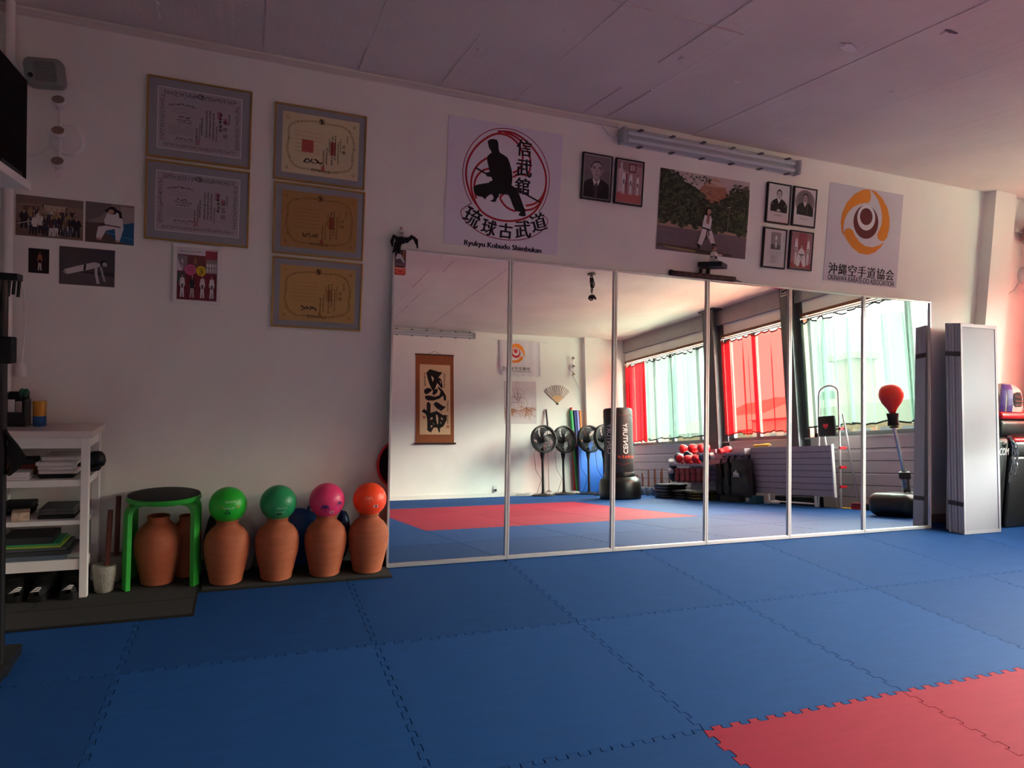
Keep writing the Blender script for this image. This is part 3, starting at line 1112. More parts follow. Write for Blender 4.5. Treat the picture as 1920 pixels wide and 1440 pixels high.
def kimono(w, h, light):
    a = photo_frame(w, h, .003, '#c9c3c6')
    if not light:
        a.ell(.5, .36, .48, .34, '#83797d', 22)
        a.l = 5
        a.ell(.5, .3, .36, .26, '#6f666a', 22)
    a.l = 6
    k = '#1c181a'
    a.poly([(.12, .72), (.12, .52), (.22, .43), (.40, .36), (.62, .36), (.80, .43), (.92, .54), (.92, .74)], k)
    a.l = 7
    a.poly([(.40, .35), (.50, .5), (.62, .35)], '#cfc8ca')
    a.ell(.51, .24, .135, .125, k, 20)
    a.l = 8
    a.ell(.51, .262, .112, .108, '#b0a3a7' if light else '#9c8d92', 20)
    a.rect(.45, .33, .57, .38, '#a6989c')
    a.l = 9
    a.ell(.465, .245, .025, .008, k, 8)
    a.ell(.56, .245, .025, .008, k, 8)
    a.stroke([(.515, .25), (.505, .285), (.525, .287)], .0016, '#6a5c60')
    a.stroke([(.475, .318), (.55, .318)], .0018, '#5a4a4e')
    if not light: a.stroke([(.47, .303), (.56, .303)], .0026, '#4a3e42')
    if light:
        a.poly([(.40, .69), (.5, .64), (.64, .7), (.5, .72)], '#b7acb0')
        a.ell(.2, .52, .018, .02, '#b7acb0', 8)
        a.ell(.82, .55, .018, .02, '#b7acb0', 8)
    else:
        a.poly([(.58, .40), (.62, .4), (.66, .7), (.62, .7)], '#4a4446')
    a.l = 10
    if True:
        for q in range(5): a.rect(.3 + .09 * q, .815, .345 + .09 * q, .835, '#4e484b')
        a.rect(.4, .785, .6, .79, '#7d777a')
        a.rect(.43, .87, .57, .875, '#8d878a')
    return a
def chart(w, h):
    a = photo_frame(w, h, .003, '#c3bcc0')
    a.rect(.30, .06, .78, .53, '#8d8589')
    a.l = 5
    a.rect(.30, .40, .78, .53, '#5d5659')
    a.rect(.9, .15, .93, .3, '#8a8286')
    a.l = 6
    gi(a, .55, .08, .42, asp=1.0, w=.75)
    a.l = 9
    for q in range(5): pen_line(a, .2, .85, .585 + .02 * q, .008, '#6f686c', RR)
    for q in range(9):
        a.rect(.3, .70 + .024 * q, .72 - .1 * (q % 3), .708 + .024 * q, '#7d767a')
    return a
def kneel(w, h):
    a = photo_frame(w, h, .003, '#9a6a74')
    a.rect(.35, 0, .75, .5, '#8e3f4a')
    a.rect(0, .85, 1, 1, '#8b3f42')
    a.l = 5
    gi(a, .24, .03, .92, asp=.42)
    a.l = 8
    gi(a, .82, .06, .88, asp=.42)
    a.l = 11
    c = '#d3cdd0'
    a.poly([(.36, .52), (.30, .7), (.28, .95), (.42, .95), (.48, .72), (.6, .95), (.74, .95), (.70, .7), (.64, .52), (.56, .44), (.44, .44)], c)
    a.l = 12
    a.rect(.38, .60, .63, .635, '#1d181b')
    a.stroke([(.5, .62), (.44, .74)], .005, '#1d181b')
    a.stroke([(.5, .62), (.57, .74)], .005, '#1d181b')
    a.ell(.5, .38, .075, .062, '#251d1d')
    a.l = 13
    a.ell(.5, .39, .062, .052, '#b58e80')
    return a
GP = 'black framed portraits on the mirror wall'
for lab, x0, x1, z0, z1, fn in [
        ('black framed grey portrait of a person in suit and tie', 1.241, 1.468, 2.362, 2.669, suit_portrait),
        ('black framed colour photo of three people in white karate uniforms', 1.493, 1.717, 2.362, 2.668, trio),
        ('black framed portrait of person in dark robe with folded hands, white backdrop', 2.793, 3.018, 2.382, 2.682, lambda w, h: kimono(w, h, True)),
        ('black framed portrait of person with moustache in dark robe, shaded backdrop', 3.046, 3.275, 2.386, 2.684, lambda w, h: kimono(w, h, False)),
        ('black framed page with small standing photo above lines of text', 2.786, 3.007, 2.046, 2.346, chart),
        ('black framed colour photo, two people standing behind one crouching in karate uniforms', 3.043, 3.272, 2.056, 2.352, kneel)]:
    framed('framed_portrait', lab, 'picture', x0, x1, z0, z1, .011, .02, M_BLACK, GP, None, fn(x1 - x0 - .02, z1 - z0 - .02))

# white collage frame
def collage(w, h):
    a = photo_frame(w, h, .0, '#7a3f48')
    a.rect(0, 0, 1, .13, '#cfcad0')
    a.rect(.70, .03, 1, .18, '#8d3440')
    a.rect(0, .15, .25, .45, '#857a80')
    a.rect(.25, .15, .70, .45, '#6b3a3c')
    a.rect(.72, .2, 1, .47, '#8a7b80')
    a.rect(0, .48, 1, 1, '#6f2430')
    a.rect(0, .48, .2, .68, '#4d5350')
    a.l = 5
    a.poly([(0, .2), (0, .45), (.12, .45)], '#cfcad0')
    pen_line(a, .05, .6, .07, .03, '#3d3a50', RR)
    for q in range(4): gi(a, .76 + .07 * q, .24, .22, asp=.8, w=.8)
    gi(a, .12, .18, .26, asp=.8, w=.8, coat='#c6bfc2')
    gi(a, .45, .16, .3, asp=.8, w=.8, coat='#8d6a50')
    a.l = 9
    for x, c_, p_ in ((.13, '#d5d0d2', None), (.38, '#26242a', '#b0a7a4'), (.64, '#d5d0d2', None), (.88, '#d5d0d2', None)):
        gi(a, x, .5, .48, asp=.95, w=.85, coat=c_, pants=p_, belt=None if c_ == '#26242a' else '#1b181c')
    a.l = 13
    a.ell(.33, .42, .15, .105, '#c05a86')
    a.ell(.60, .43, .13, .10, '#cdb52c')
    a.l = 14
    a.text('3', .6, .445, .09, .09, '#2b2618')
    a.stroke([(.24, .39), (.42, .38)], .003, '#7d2f55')
    a.stroke([(.27, .44), (.40, .43)], .003, '#7d2f55')
    a.stroke([(.52, .385), (.68, .38)], .003, '#7a6a14')
    return a
framed('framed_collage', 'white framed photo collage with pink and yellow badges, below grey certificate', 'picture', -1.184, -.946, 1.499, 1.82, .019, .016, M_WHITE, None, M_PAPER, collage(.196, .279))

# unframed photographs pinned on the left ---------------------------------------------
def pinned(name, lab, cat, x0, x1, z0, z1, a, group, curl=0):
    cx, cz = (x0 + x1) / 2, (z0 + z1) / 2
    w, h = x1 - x0, z1 - z0
    o = a.build(name, None, (cx, -.0035, cz))
    # give the sheet its own thickness behind the ink
    me = o.data
    tag(o, lab, cat, group)
    MB().box(x0, -.0036, z0, x1, -.0006, z1).build('sheet', M_PAPER, o)
    return o
def group_photo(w, h):
    a = photo_frame(w, h, 0, '#8c7468')
    a.rect(0, 0, 1, .2, '#77645c')
    a.rect(0, .62, 1, 1, '#7d6456')
    a.rect(.1, .25, .34, .55, '#5c4d48')
    a.rect(.38, .2, .75, .5, '#b39f8e')
    a.l = 5
    a.rect(.38, .2, .405, .5, '#453833')
    a.rect(.73, .22, .76, .5, '#453833')
    rr = random.Random(3)
    cols = ['#2c2a30', '#3c3440', '#c9c2bd', '#6d5a4c', '#343a4a', '#8a7a52', '#4d3034', '#d3cdc8', '#8a7a70', '#2a2e38']
    for row, (zt, hh) in enumerate(((.24, .5), (.33, .52), (.42, .55))):
        for k in range(9):
            x = .22 + .075 * k + rr.uniform(-.02, .02) + (.03 if row % 2 else 0)
            gi(a, x, zt + rr.uniform(-.03, .03), hh, coat=rr.choice(cols), pants=rr.choice(['#2c2a30', '#3a4352', '#c9c2bd']), belt=None, asp=.55, w=.9)
            a.l += .15
        a.l = 6 + 4 * (row + 1)
    gi(a, .12, .34, .5, coat='#26242a', pants='#26242a', belt=None, asp=.8)
    gi(a, .90, .42, .54, coat='#26242a', pants='#2c2a30', belt=None, asp=.8)
    a.stroke([(.02, .72), (.24, .62)], .004, '#c9c2bd')
    return a
def sitter(w, h):
    a = photo_frame(w, h, 0, '#87797a')
    a.poly([(0, 0), (.55, 0), (.3, .35), (0, .5)], '#6d6264')
    a.rect(.72, .05, 1, .5, '#9d9392')
    a.rect(0, .5, 1, 1, '#574a46')
    a.l = 5
    a.poly([(.38, .6), (1, .42), (1, 1), (.62, .92)], '#23507a')
    a.stroke([(.4, .72), (1, .86)], .006, '#3d78a6')
    a.l = 6
    c = '#cfc9cc'
    a.poly([(.45, .22), (.38, .42), (.40, .56), (.26, .60), (.22, .86), (.32, .92), (.42, .68), (.60, .62), (.62, .9), (.7, .95), (.78, .6), (.76, .4), (.66, .22)], c)
    a.l = 7
    a.stroke([(.3, .53), (.72, .57)], .006, '#4a2f28')
    a.stroke([(.40, .2), (.55, .12), (.7, .2), (.72, .34)], .014, '#1d1718')
    a.ell(.54, .17, .10, .10, '#1d1718')
    a.ell(.52, .2, .06, .06, '#b08a78')
    a.ell(.28, .90, .06, .03, '#b08a78', 10)
    a.ell(.66, .93, .05, .03, '#b08a78', 10)
    return a
def small_dark(w, h):
    a = photo_frame(w, h, 0, '#1b1817')
    gi(a, .55, .1, .82, skin='#8d5d46', coat='#8d5d46', pants='#b9aea6', belt='#1d1718', asp=.75, w=1.1)
    return a
def pushup(w, h):
    a = photo_frame(w, h, 0, '#4d474a')
    a.rect(0, .62, 1, 1, '#3a3436')
    a.poly([(0, .62), (1, .72), (1, 1), (0, 1)], '#575052')
    a.l = 5
    c = '#c2babd'
    a.poly([(.08, .66), (.1, .60), (.30, .50), (.48, .42), (.62, .36), (.72, .38), (.74, .46), (.64, .52), (.46, .60), (.14, .73)], c)
    a.stroke([(.66, .44), (.66, .66), (.70, .93)], .013, c)
    a.stroke([(.74, .48), (.78, .68), (.82, .86)], .011, '#a39a9d')
    a.l = 6
    a.ell(.80, .37, .065, .085, '#1f1a1c')
    a.ell(.815, .40, .045, .06, '#b3a8ab')
    a.stroke([(.46, .43), (.45, .6)], .010, '#1f1a1c')
    a.ell(.10, .67, .03, .04, '#9a8f92', 10)
    return a
GL = 'unframed photos pinned by the shelf'
pinned('photo_print', 'colour group photo of a crowd, beside the white shelf board', 'photo', -1.897, -1.606, 1.787, 1.99, group_photo(.291, .203), GL)
pinned('photo_print', 'colour photo of a bowed person in white sitting on blue mat', 'photo', -1.597, -1.374, 1.785, 1.992, sitter(.223, .207), GL)
pinned('photo_print', 'small dark photo of bare chested person standing in stance', 'photo', -1.842, -1.753, 1.604, 1.728, small_dark(.089, .124), GL)
pinned('photo_print', 'black and white photo of person doing a push-up', 'photo', -1.709, -1.46, 1.558, 1.751, pushup(.249, .193), GL)

# big outdoor photograph
def outdoor(w, h):
    rr = random.Random(12)
    a = photo_frame(w, h, .0, '#b9a4a6')
    a.poly([(.42, .26), (.44, .17), (.52, .07), (.60, .10), (.72, .12), (.76, .22), (.74, .36), (.52, .36)], '#9c6a58')
    a.l = 5
    a.rect(.50, .11, .69, .13, '#b98e7c')
    for q in range(7): a.rect(.51 + .026 * q, .06, .52 + .026 * q, .115, '#c4a090')
    a.poly([(.49, .065), (.59, .02), (.70, .06)], '#b48a78')
    for q in range(40): a.ell(.44 + .3 * rr.random(), .16 + .18 * rr.random(), .012, .012, rr.choice(['#8a5a4a', '#a87866', '#7d5344']), 6)
    a.rect(0, .66, 1, 1, '#6d5e68')
    a.poly([(0, .59), (0, .70), (1, .72), (1, .66), (.5, .64)], '#a58478')
    greens = ['#2c3226', '#363d2c', '#3f4632', '#252b22', '#474d38', '#1f241d', '#50543f']
    def tree(cx, cz, r, n):
        for q in range(n):
            t, d = rr.uniform(0, 6.28), sqrt(rr.random()) * r
            s = rr.uniform(.012, .032)
            x, z = cx + d * cos(t) * .9, cz + d * sin(t)
            a.poly([(x + s * rr.uniform(.5, 1) * cos(k * 1.05), z + s * rr.uniform(.5, 1) * sin(k * 1.05)) for k in range(6)], rr.choice(greens))
    a.l = 6
    a.poly([(0, .0), (.06, .0), (.2, .10), (.32, .14), (.43, .2), (.5, .3), (.60, .36), (.68, .35), (.75, .24), (.85, .15), (1, .10), (1, .7), (.6, .66), (0, .62)], '#2b3025')
    for lay, (cx, cz, r, n) in enumerate([(.08, .2, .2, 170), (.1, .42, .2, 150), (.28, .3, .17, 150), (.42, .38, .15, 130), (.55, .48, .15, 120), (.72, .42, .15, 130), (.88, .3, .19, 170), (.92, .52, .17, 150), (.3, .5, .16, 130)]):
        a.l = 7 + lay * .3
        tree(cx, cz, r, n)
    for q in range(60):
        x = .2 + .35 * rr.random()
        z = .02 + .10 * rr.random() * (1.6 - abs(x - .25) * 3)
        a.ell(x, max(.01, z), rr.uniform(.006, .014), rr.uniform(.005, .012), rr.choice(greens), 6)
    for q in range(30): a.ell(.8 + .2 * rr.random(), .06 + .06 * rr.random(), .014, .008, rr.choice(greens), 6)
    a.l = 10
    for x, z, r in ((.05, .62, .05), (.17, .61, .05), (.25, .66, .03), (.4, .66, .025), (.62, .68, .04), (.70, .64, .05), (.93, .66, .06)): tree(x, z, r, 34)
    a.l = 11
    for q in range(260):
        x, z = rr.random(), .735 + .25 * rr.random()
        a.rect(x, z, x + rr.uniform(.01, .06), z + .003, rr.choice(['#7a6a74', '#62545e', '#847480', '#574a54']))
    a.poly([(.0, .925), (.3, .93), (.84, .965), (.84, .995), (.5, .99), (.0, .955)], '#4e4038')
    a.poly([(.05, .945), (.42, .965), (.42, .995), (.1, .965)], '#8d8058')
    a.stroke([(.775, .36), (.765, .74)], .004, '#8d8078')
    a.stroke([(.75, .365), (.79, .36)], .005, '#a89a90')
    a.l = 12
    c = '#c6bfc8'
    a.poly([(.50, .505), (.485, .60), (.475, .70), (.44, .88), (.485, .89), (.535, .73), (.59, .86), (.635, .85), (.60, .72), (.575, .66), (.585, .55), (.565, .50)], c)
    a.l = 13
    a.poly([(.475, .655), (.58, .675), (.58, .695), (.475, .675)], '#1c181c')
    a.stroke([(.54, .68), (.525, .82)], .010, '#1c181c')
    a.stroke([(.55, .68), (.56, .76)], .009, '#1c181c')
    a.poly([(.43, .88), (.46, .875), (.475, .93), (.445, .94)], '#1c181c')
    a.poly([(.59, .855), (.62, .845), (.66, .88), (.60, .875)], '#1c181c')
    a.ell(.54, .46, .035, .06, '#1d1718')
    a.poly([(.53, .48), (.52, .60), (.55, .62), (.56, .5)], '#8a5a54')
    a.l = 14
    a.ell(.548, .455, .022, .034, '#a9806f')
    return a
pinned('wall_poster', 'large colour photo poster of karate fighter outdoors below rocky hill', 'poster', 1.857, 2.638, 2.09, 2.655, outdoor(.781, .565), None)
# ------------------------------------------------------------------ outlines of the emblems and brush writing (metres from each sheet's centre)
KOB = {'body':[(-0.133,0.2695),(-0.12,0.2835),(-0.098,0.2905),(-0.071,0.2895),(-0.06,0.2705),(-0.056,0.2335),(-0.048,0.2135),(-0.017,0.2015),(0.007,0.1885),(0.022,0.1615),(0.038,0.1175),(0.047,0.0715),(0.046,0.0465),(0.043,0.0205),(0.072,0.0055),(0.091,-0.0155),(0.107,-0.0475),(0.128,-0.0915),(0.136,-0.1115),(0.146,-0.1195),(0.147,-0.1365),(0.152,-0.1615),(0.132,-0.1685),(0.102,-0.1655),(0.105,-0.1495),(0.114,-0.1405),(0.079,-0.1405),(0.059,-0.1085),(0.038,-0.0645),(0.023,-0.0425),(-0.013,-0.0445),(-0.04,-0.0455),(-0.038,-0.0585),(-0.052,-0.0755),(-0.058,-0.0955),(-0.069,-0.1005),(-0.096,-0.0985),(-0.092,-0.0915),(-0.079,-0.0865),(-0.075,-0.0705),(-0.087,-0.0535),(-0.103,-0.0585),(-0.124,-0.0785),(-0.13,-0.0925),(-0.151,-0.0785),(-0.182,-0.0775),(-0.2,-0.0655),(-0.212,-0.0385),(-0.21,-0.0195),(-0.186,-0.0055),(-0.151,0.0045),(-0.111,0.0155),(-0.107,0.0255),(-0.093,0.0275),(-0.088,0.0385),(-0.099,0.0535),(-0.126,0.0525),(-0.136,0.0635),(-0.132,0.0765),(-0.11,0.0835),(-0.119,0.1155),(-0.131,0.1555),(-0.131,0.1765),(-0.111,0.1985),(-0.102,0.2025),(-0.108,0.2175),(-0.117,0.2245),(-0.124,0.2395)],'st1':[(-0.204,0.0965),(-0.132,0.0685)],'st2':[(0.058,0.0075),(0.247,-0.0625)],'thin':[(-0.22,-0.1265),(-0.262,-0.0615),(-0.286,0.0265),(-0.286,0.1085),(-0.257,0.2025),(-0.2,0.2855),(-0.123,0.3435),(-0.03,0.3705),(0.066,0.3695),(0.161,0.3345),(0.24,0.2695),(0.288,0.1825),(0.309,0.0995),(0.301,0.0035),(0.274,-0.0785),(0.238,-0.1295),(0.258,-0.1475),(0.297,-0.1535),(0.311,-0.1775),(0.301,-0.2135),(0.242,-0.2725),(0.149,-0.3145),(0.048,-0.3295),(-0.053,-0.3285),(-0.153,-0.3055),(-0.226,-0.2635),(-0.272,-0.2275),(-0.289,-0.1965),(-0.283,-0.1715),(-0.249,-0.1465),(-0.22,-0.1265)],'ring1':[(-0.188,-0.1305),(-0.226,-0.0815),(-0.261,0.0045),(-0.267,0.0865),(-0.247,0.1635),(-0.198,0.2405),(-0.13,0.3005),(-0.069,0.3315),(-0.005,0.3315),(0.056,0.3045),(0.1,0.2565),(0.114,0.2085),(0.105,0.1565),(0.084,0.1195),(0.048,0.0995)],'ring2':[(-0.069,0.3415),(0.012,0.3545),(0.086,0.3375),(0.163,0.2925),(0.228,0.2255),(0.27,0.1545),(0.286,0.0785),(0.278,0.0085),(0.248,-0.0465),(0.203,-0.0825),(0.147,-0.0965)],'ring3':[(-0.132,0.1675),(-0.188,0.1225),(-0.224,0.0595),(-0.231,-0.0155),(-0.213,-0.0795),(-0.188,-0.1305),(-0.142,-0.1795),(-0.059,-0.2095),(0.037,-0.2105),(0.124,-0.1905),(0.188,-0.1535),(0.232,-0.1045),(0.267,-0.0355),(0.282,0.0265)],'ring4':[(-0.111,0.1045),(-0.159,0.0865),(-0.197,0.0425),(-0.211,-0.0215),(-0.19,-0.0935)],'ring5':[(-0.024,0.3455),(0.059,0.3305),(0.126,0.2825),(0.163,0.2155),(0.169,0.1565),(0.154,0.0905),(0.118,0.1005),(0.081,0.0935),(0.05,0.0725)],'ring6':[(-0.009,-0.0405),(-0.035,-0.0655),(-0.015,-0.0965),(0.023,-0.1295),(0.079,-0.1405)],'ring7':[(0.139,-0.1285),(0.204,-0.1125),(0.254,-0.0635),(0.278,0.0085)]}
KOBT = {'信':(0.118,0.2665),'武':(0.123,0.1405),'舘':(0.117,0.0245),'琉':(-0.209,-0.2105),'球':(-0.097,-0.2625),'古':(0.017,-0.2725),'武2':(0.135,-0.2495),'道':(0.242,-0.1925),'a':(-0.256,-0.3855),'b':(0.272,-0.3815),'a2':(-0.257,-0.3585),'h1':(0.07,0.3025),'h2':(0.162,0.2325)}
OKI = {'b1':[(0.014,0.38),(-0.056,0.366),(-0.137,0.323),(-0.214,0.245),(-0.255,0.161),(-0.263,0.086),(-0.251,0.031),(-0.236,-0.004),(-0.223,-0.006),(-0.231,0.045),(-0.224,0.108),(-0.198,0.162),(-0.149,0.214),(-0.083,0.247),(-0.022,0.266),(0.017,0.271),(0.039,0.3),(0.037,0.34),(0.023,0.367)],'b2':[(0.019,0.378),(0.086,0.37),(0.163,0.327),(0.227,0.259),(0.261,0.181),(0.268,0.1),(0.249,0.021),(0.223,-0.011),(0.183,-0.017),(0.149,-0.001),(0.138,0.027),(0.154,0.064),(0.177,0.113),(0.178,0.183),(0.155,0.25),(0.117,0.31),(0.064,0.355)],'b3':[(-0.224,0.0),(-0.209,0.036),(-0.172,0.049),(-0.132,0.038),(-0.105,0.001),(-0.053,-0.045),(0.021,-0.076),(0.101,-0.076),(0.17,-0.052),(0.224,-0.02),(0.188,-0.067),(0.129,-0.114),(0.044,-0.142),(-0.044,-0.137),(-0.126,-0.099),(-0.185,-0.048)],'c1':[(-0.13,0.102),(0.141,0.132),(-0.009,0.25),(0.018,-0.017)],'c2':[(-0.092,0.14),(0.103,0.163),(-0.005,0.252),(0.016,0.05)],'c3':[(-0.065,0.153),(0.072,0.169),(-0.004,0.227),(0.01,0.092)],'t1':[(-0.353,-0.314),(0.366,-0.305)],'t2':[(-0.36,-0.392),(0.366,-0.379)],'th':[(-0.36,-0.239),(-0.351,-0.331)]}
SCR = {'s1':[(-0.156,0.459),(-0.093,0.524),(0.089,0.477),(0.12,0.49),(0.114,0.449),(0.063,0.392),(0.025,0.25),(-0.025,0.132),(-0.063,0.18),(-0.106,0.277),(-0.137,0.374)],'h1':[(-0.072,0.412),(-0.031,0.377),(-0.025,0.359),(-0.04,0.303),(-0.06,0.364)],'s2':[(0.063,0.38),(0.101,0.362),(0.126,0.308),(0.138,0.197),(0.107,0.203),(0.063,0.257),(0.025,0.293),(0.044,0.342)],'h2':[(0.076,0.333),(0.101,0.319),(0.116,0.264),(0.091,0.3)],'s3':[(-0.197,0.116),(-0.193,0.165),(-0.137,0.197),(-0.088,0.192),(-0.05,0.156),(-0.113,0.106),(-0.162,0.08)],'s4':[(-0.181,0.056),(-0.113,0.069),(-0.001,0.047),(0.075,0.073),(0.1,0.147),(0.138,0.136),(0.15,0.075),(0.074,0.012),(-0.026,-0.02),(-0.125,-0.022),(-0.175,0.007)],'s5':[(0.053,0.232),(0.138,0.16),(0.195,0.063),(0.194,-0.016),(0.156,-0.017),(0.144,0.062),(0.1,0.135),(0.05,0.195)],'s6':[(-0.044,0.132),(0.025,0.194),(0.05,0.171),(0.037,0.121),(-0.013,0.074),(-0.05,0.083)],'t1':[(-0.15,-0.065),(-0.119,-0.04),(-0.078,-0.082),(-0.086,-0.234),(-0.001,-0.209),(0.024,-0.196),(0.136,-0.268),(0.206,-0.267),(0.205,-0.353),(0.148,-0.462),(0.085,-0.499),(0.085,-0.559),(0.066,-0.578),(0.035,-0.487),(-0.027,-0.487),(-0.077,-0.572),(-0.141,-0.536),(-0.141,-0.355),(-0.163,-0.259),(-0.239,-0.211),(-0.197,-0.163),(-0.15,-0.198)],'u1':[(-0.082,-0.318),(-0.045,-0.306),(-0.045,-0.342),(-0.089,-0.355)],'u2':[(0.011,-0.269),(0.036,-0.263),(0.055,-0.329),(0.05,-0.426),(0.033,-0.426),(0.017,-0.342)],'u3':[(0.105,-0.305),(0.136,-0.329),(0.133,-0.353),(0.105,-0.347)],'u4':[(-0.079,-0.457),(-0.058,-0.441),(-0.046,-0.461),(-0.074,-0.493)],'u5':[(-0.045,-0.391),(-0.021,-0.427),(-0.027,-0.439)],'u6':[(0.092,-0.384),(0.111,-0.402),(0.098,-0.426)],'t2':[(-0.032,-0.087),(0.012,-0.038),(0.062,-0.062),(0.156,-0.121),(0.187,-0.102),(0.175,-0.145),(0.111,-0.195),(0.13,-0.25),(0.099,-0.195),(0.024,-0.153)]}
ROO = {'head':[(-0.093,0.296),(-0.088,0.345),(-0.059,0.364),(-0.027,0.346),(-0.021,0.292),(-0.041,0.273),(-0.061,0.26),(-0.084,0.274)],'l1':[(-0.166,0.209),(-0.127,0.24),(-0.068,0.26),(-0.05,0.175),(-0.096,0.15),(-0.134,0.186)],'l2':[(0.068,0.141),(0.062,0.202),(0.004,0.243),(-0.042,0.261),(-0.05,0.175),(0.002,0.146),(0.054,0.141)],'l3':[(-0.128,0.137),(-0.103,0.089),(-0.065,0.029),(-0.049,0.09),(-0.05,0.175)],'l4':[(0.008,0.116),(-0.026,0.03),(-0.05,0.03)],'l5':[(-0.194,0.081),(-0.103,0.101)],'l6':[(-0.169,0.003),(-0.092,-0.001),(-0.014,0.0),(0.052,0.013),(0.077,-0.053)],'l7':[(0.014,0.104),(0.093,0.081),(0.137,-0.003),(0.143,-0.052),(0.109,-0.089)],'l8':[(-0.169,0.003),(-0.173,-0.081)],'rt':[(0.115,-0.101)],'rt2':[(-0.21,-0.106)]}
FLG = {'b1':[(-0.103,0.206),(-0.105,0.273),(-0.024,0.271),(0.054,0.213),(0.086,0.128),(0.088,0.055),(0.071,0.029),(0.059,0.09),(0.027,0.15),(-0.038,0.19)],'b2':[(-0.186,-0.043),(-0.095,-0.039),(-0.029,-0.012),(-0.002,0.032),(0.038,0.043),(0.057,0.023),(0.037,-0.021),(-0.017,-0.066),(-0.095,-0.085),(-0.173,-0.073)],'b3':[(-0.105,0.267),(-0.168,0.246),(-0.234,0.163),(-0.261,0.076),(-0.256,-0.021),(-0.211,-0.031),(-0.21,0.066),(-0.183,0.141),(-0.11,0.199)],'c1':[(-0.173,0.092),(0.006,0.1),(-0.08,0.188),(-0.083,0.004)],'c2':[(-0.147,0.112),(-0.02,0.117),(-0.083,0.18),(-0.085,0.05)],'c3':[(-0.128,0.129),(-0.05,0.132),(-0.086,0.17),(-0.087,0.09)],'t1':[(-0.368,-0.195),(0.205,-0.175)],'t2':[(-0.369,-0.244),(0.211,-0.23)]}
# ------------------------------------------------------------------ the two club posters
a = Art()
x0, x1, z0, z1 = .318 - .707, 1.096 - .707, 1.971 - 2.3645, 2.758 - 2.3645
a.l = 1
a.rect(x0, z0, x1, z1, '#d9d3e0')
RD = '#a32028'
a.l = 3
a.stroke(KOB['thin'], .0055, '#8e2230', 2)
for k in ('ring1', 'ring2', 'ring3', 'ring4', 'ring5', 'ring6', 'ring7'): a.stroke(KOB[k], .013, RD, 2)
a.l = 5
a.poly(KOB['body'], '#141214')
for k in ('st1', 'st2'): a.stroke(KOB[k], .011, '#141214')
a.l = 6
K = '#171417'
for ch, key, s, r in (('信', '信', .105, 0), ('武', '武', .112, 0), ('舘', '舘', .105, 0), ('琉', '琉', .115, -.42), ('球', '球', .10, -.2), ('古', '古', .095, -.02), ('武', '武2', .112, .14), ('道', '道', .115, .34)):
    gx, gz = KOBT[key]
    a.text(ch, gx, gz, s * .95, s, K, r)
    a.text(ch, gx + .0035, gz + .0015, s * .95, s, K, r)
    a.text(ch, gx - .0035, gz - .0015, s * .95, s, K, r)
for dx in (0, .0015, -.0015, .003): a.text('Ryukyu Kobudo Shimbukan', .008 + dx, -.378, .528, .043, K)
o = a.build('wall_poster', None, (.707, -.004, 2.3645))
tag(o, 'white poster with black fighter silhouette, red rings and Japanese characters', 'poster')
MB().box(.318, -.004, 1.971, 1.096, -.001, 2.758).build('sheet', M_PAPER, o)

def emblem(a, T, orange, dark, mid, paper, ell3):
    a.l = 3
    for k in ('b1', 'b2', 'b3'): a.poly(T[k], orange)
    for i, (k, c) in enumerate((('c1', dark), ('c2', paper), ('c3', mid))):
        p = T[k]
        a.l = 4 + i
        a.ell((p[0][0] + p[1][0]) / 2, (p[2][1] + p[3][1]) / 2, abs(p[1][0] - p[0][0]) / 2, abs(p[2][1] - p[3][1]) / 2, c, 40)
a = Art()
a.l = 1
x0, x1, z0, z1 = 3.414 - 3.814, 4.213 - 3.814, 2.001 - 2.383, 2.766 - 2.383
a.rect(x0, z0, x1, z1, '#c3bdca')
emblem(a, OKI, '#c9771f', '#5e1f24', '#5e1f24', '#cfc9d4', 0)
a.l = 5
for i, ch in enumerate('沖縄空手道協会'):
    for dx in (0, .002, -.002, .0038): a.text(ch, -.312 + .104 * i + dx, -.283, .088, .088, '#171417')
for dx in (0, .001, .002): a.text('OKINAWA KARATE-DO ASSOCIATION', .004 + dx, -.353, .72, .043, '#2b282c')
o = a.build('wall_poster', None, (3.814, -.004, 2.383))
tag(o, 'lilac white poster with orange swirl around dark red disc', 'poster')
MB().box(3.414, -.004, 2.001, 4.213, -.001, 2.766).build('sheet', M_PAPER, o)

